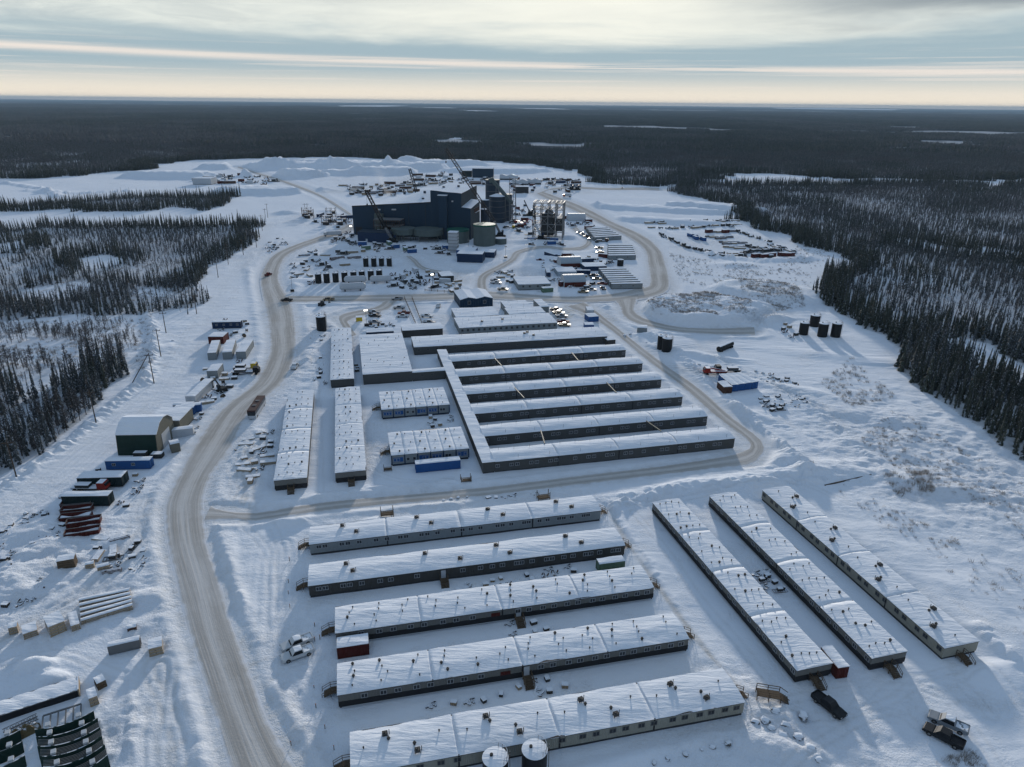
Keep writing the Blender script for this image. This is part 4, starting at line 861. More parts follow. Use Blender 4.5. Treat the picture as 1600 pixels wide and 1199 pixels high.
block('link_building','low grey link building between the kitchen and the corridor',(k,Lk,3.2,TH),3.4,M_WING,seed=42,wins=[.3,.6])
f=frame((629,517),(692,514),(626,508),3.2); block('entry_building','small taupe building north of the kitchen with a snow covered roof',f,3.2,M_TAUPE,seed=43)
f=frame((718,513),(871.6,505),(708,497),3.2); f=(f[0],f[1],f[2],f[3])
o=block('office_building','wide grey office block with many small windows behind the main hall',f,3.2,M_GREY,wins=[(k+.5)/18 for k in range(18)],seed=44,vents=3,nv=(10,2)); vent(o,f[1]*.25,f[2]*.4,3.5,2); vent(o,f[1]*.47,f[2]*.5,3.5,2)
A0=np.array(f[0])+e2*(f[2]+.3)
block('office_annex','snow roofed annex joined behind the left half of the office block',(A0+e1*1,20,15,TH),3.3,M_GREY,seed=45,vents=3,nv=(3,2))
block('office_annex','snow roofed annex joined behind the right half of the office block',(A0+e1*26,f[1]-27,11,TH),3.3,M_GREY,seed=46,vents=3,nv=(3,2))
block('office_annex','shallow snow roofed annex farthest behind the office block',(A0+e1*27+e2*11.3,f[1]-32,13,TH),3.1,M_GREY,seed=47,vents=3,nv=(2,2))
f=frame((845,480),(857,478.5),(839,468),3.3); block('office_unit','small grey unit at the rear right corner of the office block',f,3.3,M_GREY,seed=48)
# ---------------------------------------------------------------- containers and trailers
CM={}
def container(name,label,FL,FR,BK,h,m,ang=None,cat='container',win=(),group=None,wz=None,z0=.1,doors=True):
    if ang is None:
        A,B_=G(*FL,h)[:2],G(*FR,h)[:2]; ang=math.degrees(math.atan2(*(B_-A)[::-1]))
    A,L,W,rz=frame(FL,FR,BK,h,ang); W=max(W,1.2); root=E(name,label,cat,A,rz,group)
    mb=MB().box(0,L,0,W,z0,h-.05); mb.build('body',m,root)
    mb=MB()
    for x in (0,L):
        for y in (0,W): mb.box(x-.07,x+.07,y-.07,y+.07,z0,h)
    mb.box(.07,L-.07,-.05,0,h-.16,h).box(.07,L-.07,-.05,0,z0,z0+.16).build('corner_posts',m if name!='office_trailer' else M_DARK,root)
    if L>W and doors: 
        MB().box(L+.01,L+.05,.15,W/2-.03,z0+.15,h-.2).box(L+.01,L+.05,W/2+.03,W-.15,z0+.15,h-.2).cyl((L+.08,W/2-.3,z0+.2),(L+.08,W/2-.3,h-.25),.03,n=5).cyl((L+.08,W/2+.3,z0+.2),(L+.08,W/2+.3,h-.25),.03,n=5).build('door',m,root)
    roof_mb(L,W,h,[],ridge=.03,seed=int(FL[0])%50,ov=.05,th=.14).build('snow_cover',M_ROOF,root,True)
    for t in win: window(root,L*t,z0+(h-z0)*.58,1.0,.85,y=-.005)
    return root
container('shipping_container','red shed like container under the left end of a two tone dormitory',(526.5,1013),(575.5,1006),(526.5,996.5),2.6,M_RED,ang=13.1)
container('shipping_container','green container beside the right end of the taupe dormitory',(937,882),(977,877.5),(934.5,873),2.5,M_GREEN,ang=13.1)
container('shipping_container','long bright blue container in front of the lower office row',(649.5,726),(719,718.7),(656.7,718.7),2.7,M_BLUE,ang=13.1)
def rcontainer(label,NL,NR,FLc,h,m,name='shipping_container'):
    o,L,W,rz=rframe(NL,NR,FLc,h); root=E(name,label,'container',o,rz)
    MB().box(0,L,0,W,.1,h-.05).build('body',m,root); MB().box(-.05,-.01,.1,W/2-.04,.25,h-.2).box(-.05,-.01,W/2+.04,W-.1,.25,h-.2).cyl((-.08,W/2-.3,.3),(-.08,W/2-.3,h-.3),.035,n=5).cyl((-.08,W/2+.3,.3),(-.08,W/2+.3,h-.3),.035,n=5).build('door',m,root)
    MB().box(-.04,L+.04,-.04,.04,h-.14,h).box(-.04,L+.04,W-.04,W+.04,h-.14,h).build('top_rail',m,root)
    roof_mb(L,W,h,[],ridge=.03,seed=3,ov=.05,th=.12).build('snow_cover',M_ROOF,root,True); return root
rcontainer('red brown container tucked beside the near end of the leftmost slanting dormitory',(1309.5,1044),(1326.5,1040.5),(1283,1011.5),2.6,M_RED)
for i in range(4):
    t=i/4; a=(1143.8+42.7*t,601.7-5.2*t); b=(1143.8+42.7*(t+.235),601.7-5.2*(t+.235)); bk=(1123+(33)*t,585-(2)*t)
    rcontainer(('leftmost','second','third','rightmost')[i]+' of four blue containers parked side by side by the red truck',a,b,bk,2.7,M_BLUE)
rcontainer('rust brown container left of the four blue ones',(1131,605),(1142.5,602.5),(1121,596),2.5,M_RUST)
container('site_shed','bright blue container office with two windows below the dark green workshop',(164,721),(233,719.5),(168,715),2.8,M_BLUE,win=(.18,.62),z0=.2)
container('office_trailer','dark teal trailer with pale lettering panel below the blue container',(120,747.5),(189,746),(201,735.5),3.0,M_TEAL,cat='trailer',z0=.3)
container('office_trailer','nearly black trailer just above the red dump boxes',(95.6,776),(168,775),(173.5,767),3.0,M_TEAL,cat='trailer',z0=.2)
container('office_trailer','navy trailer with cluttered roof at the top of the left yard',(331,504),(375.5,503),(334,501),3.0,M_NAVY2,cat='trailer',win=(.15,.4,.65,.88))
container('site_shed','red walled shed in the upper left yard',(325,526.5),(348,526.5),(325,519),3.2,M_RED)
container('site_shed','narrow grey unit with snow roof, left of three below the red shed',(324,552),(337.5,551),(324.5,533),3.0,M_GREY)
container('site_shed','narrow grey unit with snow roof, middle of three below the red shed',(347.5,551),(362,550),(347.8,532),3.0,M_GREY)
container('site_shed','narrow grey unit with snow roof, right of three below the red shed',(368.5,550),(383.5,549.5),(370,532),3.0,M_GREY)
container('site_shed','small grey shed beside stacked timber in the left yard',(323,580),(339.5,579.5),(325,569),3.0,M_GREY)
rcontainer('long white site trailer at an angle in the left yard',(289,619.5),(304,620),(319,592),3.0,M_WHITE,'office_trailer')
container('site_shed','weathered grey crate container lying in the lower left yard',(168,1011),(217,1000),(169,1009.5),2.0,M_STEEL)
container('site_shed','small dark wooden shack near the lower left yard',(119.5/1,885),(90,885.5),(119,879),2.2,M_JUNK) if False else None
# beige shop
o=block('beige_workshop','beige flat roofed workshop beside the dark green one',frame((230,658),(279,658.5),(250,637),4.2,2),4.2,M_BEIGE,seed=51)
# dark green arched workshop
def arch_shop():
    h=3.2; A=G(185,712,0)[:2]; B=G(247,711,0)[:2]; d=(B-A); L=float(np.hypot(*d)); rz=math.atan2(d[1],d[0]); root=E('green_workshop','dark green gambrel workshop with beige gable end and snow on its roof','building',A,rz)
    W=13.5; prof=[(0,0),(0,.3),(.8,6.0),(4.0,8.3),(W/2,8.8),(W-4.0,8.3),(W-.8,6.0),(W,.3),(W,0)]
    mb=MB(); n=len(prof); 
    for (y0,z0),(y1,z1) in ((prof[0],prof[1]),(prof[1],prof[2]),(prof[-3],prof[-2]),(prof[-2],prof[-1])): mb.add([(0,y0,z0),(L,y0,z0),(L,y1,z1),(0,y1,z1)],[(0,1,2,3)])
    mb.build('green_side',M_GRNPL,root)
    MB().prism([(y,z) for y,z in prof],L-.15,L+.05,'x').build('gable_wall',M_BEIGE,root); MB().prism([(y,z) for y,z in prof],-.05,.15,'x').build('rear_wall',M_BEIGE,root)
    rf=MB()
    for (y0,z0),(y1,z1) in zip(prof[2:6],prof[3:7]): rf.add([(-.2,y0,z0),(L+.25,y0,z0),(L+.25,y1,z1),(-.2,y1,z1),(-.2,y0,z0+.22),(L+.25,y0,z0+.22),(L+.25,y1,z1+.22),(-.2,y1,z1+.22)],[(0,1,5,4),(4,5,6,7),(1,2,6,5),(3,0,4,7),(2,3,7,6)])
    rf.build('snowy_roof',M_ROOF,root); MB().box(L+.05,L+.12,4,9.5,0,4.6).build('overhead_door',M_WHITE,root)
    MB().box(L+.04,L+.1,10.5,11.4,0,2.1).build('door',M_GREY,root)
    MB().box(5,8.5,-1.8,-.2,0,1.6).box(10,13,-2.2,-.2,0,1.3).build('side_bins',M_JUNK,root)
arch_shop()
container('site_shed','small lean to shed at the right gable of the green workshop',(266,695),(280,692),(270,688),2.8,M_BEIGE)
# rows of office trailers beside the plant
def trailer_rows(FL,FR,BL,BR,n,h,m,words,gap=.42):
    FL,FR,BL,BR=[np.array(p,float) for p in (FL,FR,BL,BR)]
    for i in range(n):
        a,b=i/n,(i+1-gap)/n
        if i==0: w='nearest'
        elif i==n-1: w='farthest'
        else: w=('second','third','fourth','fifth','sixth','seventh','eighth')[i-1]
        l=FL+(BL-FL)*a; r=FR+(BR-FR)*a; bb=FL+(BL-FL)*b
        container('office_trailer',f'{w} snow roofed trailer '+words,tuple(l),tuple(r),tuple(bb),h,m,cat='trailer',win=(.3,.7) if i==0 else ())
trailer_rows((956,444),(1004,443),(935,418),(975,417),8,3.0,M_GREY,'in the lower stack of eight by the east road')
trailer_rows((951.5,399.5),(993.5,399),(951,380),(987,380.5),6,3.0,M_GREY,'in the middle stack of six by the east road')
trailer_rows((930,371),(971,368.5),(917,355),(945,353.5),6,3.0,M_GREY,'in the upper stack of six by the east road')
f=frame((810,445),(859.6,442.4),(797,433),3.2,9); block('office_building','pale green site office with snow roof south of the plant track',f,3.2,M_GREY,wins=[.15,.35,.6,.8],seed=61)
container('shipping_container','small green container at the right end of the pale green site office',(848.5,451),(864.5,450),(848.5,448.5),2.4,M_GREEN)
def quonset(label,FLp,FRp,W,h,m,hh,endm=M_RED):
    A=G(*FLp)[:2]; B=G(*FRp)[:2]; d=B-A; L=float(np.hypot(*d)); root=E('arched_shelter',label,'shelter',A,math.atan2(d[1],d[0]))
    pr=[(0,0),(0,hh)]+[(W/2-W/2*math.cos(math.pi*k/10),hh+h*math.sin(math.pi*k/10)) for k in range(1,10)]+[(W,hh),(W,0)]
    mb=MB().box(0,L,-.2,W+.2,0,hh); mb.build('container_wall',endm,root)
    mb=MB()
    for (a,b),(c,d_) in zip(pr[1:-2],pr[2:-1]): mb.add([(0,a,b),(L,a,b),(L,c,d_),(0,c,d_)],[(0,1,2,3)])
    mb.build('arched_cover',m,root,True); MB().prism(pr,-.1,.02,'x').prism(pr,L-.02,L+.1,'x').build('end_wall',M_WHITE,root)
M_FAB=mat('pale_blue_fabric',(.34,.40,.45),.6)
quonset('arched fabric shelter on red containers, upper one by the trailers',(876,419),(909,418),10,3.4,M_FAB,2.6)
quonset('arched fabric shelter on red containers, lower one by the parked trucks',(882,449),(915,448),10,3.4,M_FAB,2.6)
quonset('pale arched shelter beside the steel frame tower',(888,346),(915,346),12,4,M_WHITE,2.0,M_WHITE)
container('shipping_container','grey blue container behind the lower arched shelter',(871.5,425),(901,424.5),(872,417.5),2.8,M_FAB)
container('shipping_container','navy container with a snow cover beside parked machines',(914,417),(948,416),(916,410.5),2.8,M_NAVY2)
# navy building with two rounded gables
def navy_hall():
    A=G(719,482)[:2]; B=G(770,479)[:2]; d=B-A; L=float(np.hypot(*d)); root=E('navy_hall','dark navy twin gabled hall with snow roof left of the office annexes','building',A,math.atan2(d[1],d[0])); W=17
    pr=[(0,0),(0,4.2),(L/4,5.3),(L/2,4.4),(3*L/4,5.3),(L,4.2),(L,0)]
    MB().prism(pr,0,W,'y').build('wall',M_NAVY,root)
    rf=MB()
    for (a,b),(c,e) in zip(pr[1:5],pr[2:6]): rf.add([(a,-.3,b+.02),(c,-.3,e+.02),(c,W+.3,e+.02),(a,W+.3,b+.02),(a,-.3,b+.3),(c,-.3,e+.3),(c,W+.3,e+.3),(a,W+.3,b+.3)],[(0,1,5,4),(4,5,6,7),(2,3,7,6),(1,2,6,5),(3,0,4,7)])
    rf.build('snowy_roof',M_ROOF,root)
    for t in (.28,.75): window(root,L*t,2.6,1.6,1.8,y=-.01,kind=2)
navy_hall()
container('shipping_container','navy container along the kitchen building in the parking lot',(572.5,520),(615,517.5),(573,514.5),2.9,M_NAVY2)
container('site_shed','blue site box at the edge of the yard right of the office block',(920,495.5),(935.5,494.5),(921,490),2.6,M_BLUE)
container('site_shed','white round cornered hut above the blue site box',(918,485),(928,485),(918,479),2.4,M_WHITE)
container('site_shed','blue grey shed beside the road at the corner of the main hall',(914,508),(928,508),(914,504),2.4,M_BLUE)
container('site_shed','pale shed on the bank right of the upper wings',(996,512),(1011,513),(998,507.5),2.4,M_GREY)
container('site_shed','olive storage box by the yellow pallets in the centre yard',(690,432),(709,431),(691,424.5),3.6,M_JUNK)
container('site_shed','dark end unit at the right end of the main hall',(949,532),(961.5,531),(950,527),2.6,M_TAUPE)
# ---------------------------------------------------------------- the mill
def zat(X,Y,py):
    """height at which a point over (X,Y) shows at photo row py"""
    k=599.5-py; a=np.array([X,Y,-CH]); z=np.array([0,0,1.]); v=k*cf-F*cu
    return float(-(a@v)/(z@v))
def mill():
    o=G(553,367)[:2]; rz=R(-10); root=E('mill_building','huge dark navy ore mill with tall tower section and snow covered roof','building',o,rz)
    d=np.array([math.cos(rz),math.sin(rz)]); nrm=np.array([-d[1],d[0]])
    def w(x,y): return o+d*x+nrm*y
    H0,H1,HT0,HT1,HR=21.3,26.0,34.5,32.9,22.6; D=46
    zs=[zat(*w(x,D),py) for x,py in ((0,318.3),(18,312),(42,298.3),(61.5,297.8))]
    xs=[0,18,42,61.5]; zf=[H0+(H1-H0)*x/61.5 for x in xs]
    mb=MB(); mb.add([(0,0,-1),(61.5,0,-1),(61.5,0,H1),(0,0,H0)],[(0,1,2,3)]); mb.add([(0,D,-1),(0,0,-1),(0,0,H0),(0,D,zs[0])],[(0,1,2,3)])
    mb.add([(x,D,-1) for x in xs]+[(x,D,z) for x,z in zip(xs,zs)],[(i+1,i,4+i,5+i) for i in range(3)]); mb.build('hall_wall',M_NAVY,root)
    rf=MB(); rf.grid(40,24,lambda u,v:(u*61.5,-.2+v*(D+.4),float(np.interp(u*61.5,xs,zf))*(1-v)+float(np.interp(u*61.5,xs,zs))*v+.35+.12*float(fbm(np.array([u*9.]),np.array([v*7.]),3)[0]))); rf.build('hall_snowy_roof',M_ROOF,root,True)
    MB().add([(0,-.25,H0-.5),(61.5,-.25,H1-.5),(61.5,-.25,H1+.3),(0,-.25,H0+.3)],[(0,1,2,3)]).build('hall_roof_edge',M_DARK,root)
    tb=MB(); DT=50; tb.add([(61.5,-.6,-1),(84.7,-.6,-1),(84.7,DT,-1),(61.5,DT,-1),(61.5,-.6,HT0),(84.7,-.6,HT1),(84.7,DT,HT1+.6),(61.5,DT,HT0+.6)],[(0,1,5,4),(2,3,7,6),(3,0,4,7)]); tb.build('tower_wall',M_NAVY,root)
    MB().add([(84.7,-.6,-1),(84.7,DT,-1),(84.7,DT,HT1+.6),(84.7,-.6,HT1)],[(0,1,2,3)]).build('tower_side_wall',M_MILLR,root)
    rt=MB(); rt.grid(14,20,lambda u,v:(61.3+u*23.6,-.8+v*(DT+1),HT0+(HT1-HT0)*u+.6*v+.3+.1*math.sin(u*9+v*7))); rt.build('tower_snowy_roof',M_ROOF,root,True)
    # lower right block with its sloping canopy
    MB().add([(84.7,-.6,-1),(91.5,-.6,-1),(91.5,-.6,HR),(84.7,-.6,HR+.6)],[(0,1,2,3)]).build('annex_wall',M_NAVY,root)
    MB().add([(91.5,-.6,-1),(91.5,30,-1),(91.5,30,HR+2),(91.5,-.6,HR)],[(0,1,2,3)]).build('annex_side_wall',M_MILLR,root)
    MB().add([(84.6,-1,HR+.9),(92,-1,HR+.2),(92,31,HR+2.2),(84.6,31,HR+3)],[(0,1,2,3)]).build('annex_snowy_roof',M_ROOF,root)
    MB().box(91.55,92.6,12,26,HR-5.2,HR-4.8).box(91.55,91.7,10,27,HR-4.5,HR-1.5).build('side_louvre',M_RUST,root)
    # lift shaft, doors, vents
    MB().box(68,74.6,-4.2,-.6,-1,31.6).build('stair_shaft',M_NAVY,root); MB().box(67.8,74.8,-4.4,-.6,31.62,32.0).build('shaft_snow_cap',M_ROOF,root)
    for x,z,ww in ((21,19.2,1.6),(31.5,19.6,3.2),(77.5,27,1.2)): MB().box(x,x+ww,-1.2,-.3,z,z+.9).build('wall_vent',M_WHITE,root)
    MB().box(2,7,-.35,-.05,0,6).build('overhead_door',M_DARK,root)
    for x in (24,44,57): MB().box(x,x+.25,-.3,-.02,0,H0+x*.07-1).build('downpipe',M_MILLR,root)
    for x,y in ((35,20),(48,30),(52,12),(66,20),(75,30)): MB().box(-.8,.8,-.8,.8,-.8,1.1).build('roof_hatch',M_NAVY,root).location=(x,y,(29.5 if x<60 else 34.6) if y>15 else 26.6)
    # steel annex under construction
    fr=MB()
    for i in range(5):
        for j in range(3): fr.box(21+i*5-.15,21+i*5+.15,-12+j*5-.15,-12+j*5+.15,0,13.5)
    for z in (4.5,9,13.2):
        for j in range(3): fr.box(21.2,40.9,-12+j*5-.12,-12+j*5+.12,z,z+.3)
        for i in range(5): fr.box(21+i*5-.1,21+i*5+.1,-12,-2,z+.32,z+.6)
    a=E('steel_annex','steel framed annex with red floor decks under the crane in front of the mill','frame',w(0,0),rz)
    fr.build('steel_frame',M_RUST,a); MB().box(21,41,-12,-2,9.65,9.9).build('upper_deck',M_STEEL,a); MB().box(21.5,39,-12.4,-4,5.1,5.9).build('red_deck',M_REDP,a); MB().box(21,41,-12,-2,13.9,14.2).build('top_deck',M_STEEL,a); MB().box(19,25,-5,-.8,0,17).build('stair_tower',M_CONC,a)
    b=E('low_navy_shed','low flat navy shed below the steel annex in front of the mill','building',w(14,-27),rz); MB().box(0,24,0,11,0,7).build('wall',M_NAVY2,b); MB().box(-.2,24.2,-.2,11.2,7.01,7.3).build('roof',M_TWALL,b); MB().box(6,7.4,-.1,-.01,0,2.4).build('door',M_WHITE,b)
mill()
# ---------------------------------------------------------------- tanks and silos
def tank(name,label,base,r,h,m,top='snow',legs=0.,bands=0,ladder=True,rim=None,bm=None):
    """base = photo pixel where the near edge of the tank meets the ground"""
    p=G(*base); u=np.array([p[0],p[1]])/np.hypot(p[0],p[1]); c=p[:2]+u*r; root=E(name,label,'tank',c,math.atan2(u[1],u[0])-math.pi/2)
    n=28 if r>1.5 else 18
    MB().cyl((0,0,legs-.1),(0,0,h),r,n=n).build('shell',m,root,False)
    if bands:
        for k in range(bands): z=legs+(h-legs)*(k+.7)/(bands+.4); MB().cyl((0,0,z-.12),(0,0,z+.12),r+.09,n=n).build('ring_walkway',M_STEEL,root)
    if top=='snow':
        mb=MB(); mb.grid(n,5,lambda a,b:((r+.05)*(1-b)*math.cos(a*2*math.pi),(r+.05)*(1-b)*math.sin(a*2*math.pi),h+.02+(.10+r*.06)*math.sin(b*1.57)+.05*math.sin(a*19)*(1-b)*b)); mb.build('snow_cap',M_ROOF,root,True)
    elif top=='dome':
        MB().cyl((0,0,h),(0,0,h+r*.28),r+.15,r*.25,n=n).build('snowy_dome_roof',M_ROOF,root)
    elif top=='open':
        MB().cyl((0,0,h),(0,0,h+.1),r-.25,n=n).build('tank_floor',M_TGREEN if rim else M_CONC,root)
        MB().cyl((0,0,h-1.0),(0,0,h+.05),r+.12,n=n).build('rim',rim or m,root)
    if legs: 
        for k in range(8): a=k*math.pi/4; MB().cyl((r*.85*math.cos(a),r*.85*math.sin(a),0),(r*.85*math.cos(a),r*.85*math.sin(a),legs),.25,n=5).build('leg',M_CONC,root)
    if ladder:
        lb=MB(); x=r+.25; lb.bar((x,-.25,0),(x,-.25,h+.9),.07).bar((x,.25,0),(x,.25,h+.9),.07)
        for k in range(int(h/.6)): lb.bar((x,-.25,.5+k*.6),(x,.25,.5+k*.6),.05)
        lb.build('ladder',bm or M_RUST,root)
        if r<2.5:
            rl=MB()
            for k in range(7):
                a=-.8+k*.35; rl.bar(((r-.1)*math.cos(a),(r-.1)*math.sin(a),h),((r-.1)*math.cos(a),(r-.1)*math.sin(a),h+1),.05)
                if k: b=a-.35; rl.bar(((r-.1)*math.cos(b),(r-.1)*math.sin(b),h+1),((r-.1)*math.cos(a),(r-.1)*math.sin(a),h+1),.05)
            rl.build('top_rail',M_RUST,root)
            MB().cyl((-r*.3,r*.1,h),(-r*.3,r*.1,h+.5),.25,n=8).build('hatch',M_BLACK,root)
    return root
T='storage_tank'
pz=G(774.4,1183.7,5.4); q=proj((pz[0],pz[1]-1.9,0)); tank(T,'black tank with snow cap at the bottom edge, left of the pair',(q[0],q[1]),1.9,5.4,M_BLACK)
pz=G(834.4,1171,5.4); q=proj((pz[0],pz[1]-1.9,0)); tank(T,'black tank with snow cap at the bottom edge, right of the pair',(q[0],q[1]),1.9,5.4,M_BLACK)
for i,(b,hh,rr) in enumerate((((1254.5,524),5.3,2.0),((1271.5,511.5),5.2,2.2),((1284,527.5),5.9,2.1),((1304.5,528),6.1,2.1))):
    tank(T,'black upright tank, '+('leftmost','rearmost','third from left','rightmost')[i]+' of four at the forest point',b,rr,hh,M_BLACK)
tank(T,'black upright tank, rear left of the pair by the road bend',(1032.5,549),1.7,6.3,M_BLACK); tank(T,'black upright tank, front right of the pair by the road bend',(1041,553.5),2.1,6.3,M_BLACK)
tank(T,'black upright tank behind its twin at the end of the taupe dormitory',(503,514),2.1,6.2,M_BLACK); tank(T,'tall black tank in front of its twin by the taupe dormitory',(503,519),2.1,6.6,M_BLACK)
tank(T,'small black tank between trailer stacks by the east road',(969,416.5),2.0,4.0,M_BLACK,ladder=False)
# plant tanks
tank('process_tank','tall grey green tank with bright green open top at the mill corner',(757,386),7.9,14.7,M_CONC,'open',rim=M_TGREEN)
tank('process_tank','shorter grey green tank with green rim behind the white scaffold tower',(716,382),8,9.5,M_CONC,'open',rim=M_TGREEN)
tank('thickener_tank','shallow raised thickener tank on legs, left of two by the mill wall',(631,379),8.6,9,M_CONC,'open',legs=5)
tank('thickener_tank','shallow raised thickener tank on legs, right of two by the mill wall',(669.5,380),11,8.5,M_CONC,'open',legs=4.5)
tank('process_tank','low pale tank with snow on top right of the tall green topped tank',(782,383),4.4,4.2,M_CONC,'snow',ladder=False)
tank('silo','dark navy silo with white domed roof in front of the others',(777,349),6.7,21.5,M_TWALL,'dome',bands=4)
tank('silo','dark navy silo half hidden behind the domed one',(789,346),6,22,M_TWALL,'open',bands=4)
tank('silo','dark flat topped silo under the conveyor head',(769.5,338),6.3,31,M_TWALL,'open',bands=5)
tank('silo','slim dark silo squeezed between the mill and the domed silo',(758,352),3.6,20,M_TWALL,'snow',bands=2,ladder=False)
tank('silo','short dark silo with snow cap beside the crane boom',(757,362),3.0,17,M_TWALL,'snow',ladder=False)
# black tanks of the fuel yard
for i,x in enumerate((498,511,525,539,553,566,580,593)):
    tank('fuel_tank','black upright tank in the fuel yard front row, '+('first','second','third','fourth','fifth','sixth','seventh','eighth')[i]+' from the left',(x,444-i*.9),1.7,5.4,M_BLACK,'snow',bm=M_BEIGE)
for i,x in enumerate((572,584.5,596.5,608.5)):
    tank('fuel_tank','black upright tank in the short rear row of the fuel yard, '+('leftmost','second','third','rightmost')[i],(x,417.5),1.6,5.3,M_BLACK,'snow',bm=M_BEIGE)
for i,(a,b,rr) in enumerate((((538,443.5),(573,442.5),1.7),((578,443),(612,442),1.7),((531,456),(572,454),1.8))):
    A=G(*a)[:2]; B=G(*b)[:2]; L=float(np.hypot(*(B-A))); root=E('gas_tank','long white horizontal gas tank, '+('left one behind the front tank','right one behind the front tank','front one closest to the road')[i],'tank',A,math.atan2(*(B-A)[::-1]))
    MB().cyl((rr*.5,0,rr+.7),(L-rr*.5,0,rr+.7),rr,n=20).cyl((0,0,rr+.7),(rr*.5,0,rr+.7),rr*.45,rr,n=20).cyl((L-rr*.5,0,rr+.7),(L,0,rr+.7),rr,rr*.45,n=20).build('vessel',M_WHITE,root,False)
    for x in (.2,.78): MB().box(L*x-.3,L*x+.3,-rr*.8,rr*.8,-.1,1.3).build('saddle',M_BLACK,root)
    MB().box(L*.1,L*.9,-.35,.35,2*rr+.72,2*rr+.85).build('snow_ridge',M_ROOF,root)
# lying tank by the right hand track
A=G(1122,551)[:2]; B=G(1143,542)[:2]; L=float(np.hypot(*(B-A))); root=E('tank_trailer','dark green tank trailer dusted with snow, alone in the field right of the pair of black tanks','tank',A,math.atan2(*(B-A)[::-1]))
root['label']='dark tank trailer dusted with snow, alone right of the paired black tanks'
MB().cyl((0,0,1.5),(L,0,1.5),1.0,n=14).build('vessel',M_BLACK,root); MB().box(.2,L-.2,-.6,.6,2.35,2.6).build('snow_ridge',M_ROOF,root); MB().box(.5,L-.5,-.9,.9,.3,.7).build('chassis',M_BLACK,root)
for x in (L*.15,L*.8,L*.92): MB().cyl((x,-1.1,.45),(x,1.1,.45),.45,n=10).build('wheel',M_RUBBER,root)
# scaffold wrapped white tower
def wtower():
    p=G(707.5,395)[:2]; root=E('scaffold_tower','white sheeted scaffold tower beside the green rimmed tank','scaffold',p,R(-8))
    MB().box(-3.0,3.0,0,5.5,0,13.4).build('sheeting',M_WHITE,root)
    for k in range(6): MB().box(-3.3,3.3,-.35,5.85,2.2*k+1.6,2.2*k+1.8).build('platform',M_STEEL,root)
    MB().box(-3.1,3.1,-.1,5.6,13.42,13.8).build('snow_cap',M_ROOF,root)
wtower()
# blue modules at the foot of the tall tank
for i,(FL,FR,BK,h,m) in enumerate((((714,396.5),(755,396),(717,391),5.5,M_NAVY2),((713,391),(743,391),(716,386),4.2,M_BLUE),((750,394),(772,395),(754,389),3.6,M_NAVY2),((712,386),(738,386),(715,383.6),3.2,M_NAVY2))):
    container('site_module','snow roofed blue site module below the tall tank, '+('front one with orange end','middle one','right one','rear one')[i],FL,FR,BK,h,m,ang=-6)
# conveyor and transfer tower
def conveyor():
    root=E('conveyor','enclosed ore conveyor climbing on a trestle to the silo top','conveyor',(0,0,0))
    Y=620; p=GY(768,280,Y); q=GY(800,318,Y-10); s=GY(765,288,Y)
    MB().bar(p,q,2.6,2.4).build('gallery',M_CONC,root); MB().bar(GY(764,283,Y),GY(772,280,Y),3.5,3.5).build('head_house',M_CONC,root)
    for (x,y,yy) in ((777,292,615),(788,305,612),(799,318,610),(804,300,610)):
        t=GY(x,y,yy)
        for dx in (-1.6,1.6): MB().bar((t[0]+dx,t[1],-1),(t[0]+dx*.6,t[1],t[2]),.45).build('trestle_leg',M_STEEL,root)
    t=GY(801,278,608); MB().truss((t[0],t[1],0),(t[0],t[1],t[2]),5,.35,9,up=(0,1,0)).build('trestle_tower',M_STEEL,root)
conveyor()
# open steel frame tower
def steel_tower():
    p=G(832,375)[:2]; root=E('steel_frame_tower','tall open steel frame under construction standing alone right of the mill','frame',p,R(-9)); Wd,Dp,H=22.,15.,27.
    xs=(0,5.5,11,16.5,22); ys=(0,7.5,15); zs=(6,11.5,17,22,26.5)
    for x in xs:
        for y in ys: MB().box(x-.28,x+.28,y-.28,y+.28,-.3,H-(1.5 if x<6 else 0)).build('column',M_STEEL,root)
    for z in zs:
        mb=MB()
        for y in ys: mb.box(.3,Wd-.3,y-.2,y+.2,z,z+.5)
        for x in xs: mb.box(x-.18,x+.18,.3,Dp-.3,z+.52,z+.9)
        for k in range(7): mb.box(k*3.1+1,k*3.1+1.25,.3,Dp-.3,z+.92,z+1.1)
        mb.build('floor_beams',M_STEEL,root)
    br=MB()
    for i in range(4):
        for k in range(4):
            if (i+k)%2==0: br.bar((xs[i],-.1,zs[k]),(xs[i+1],-.1,zs[k+1]),.3).bar((xs[i+1],-.1,zs[k]),(xs[i],-.1,zs[k+1]),.3)
    br.build('bracing',M_STEEL,root); MB().box(6,15,4,12,3,19).cyl((11,8,19),(11,8,22),3.5,2,n=10).build('process_vessel',M_JUNK,root); MB().box(16.6,21.5,3,12,6.5,16).build('duct_block',M_JUNK,root)
steel_tower()
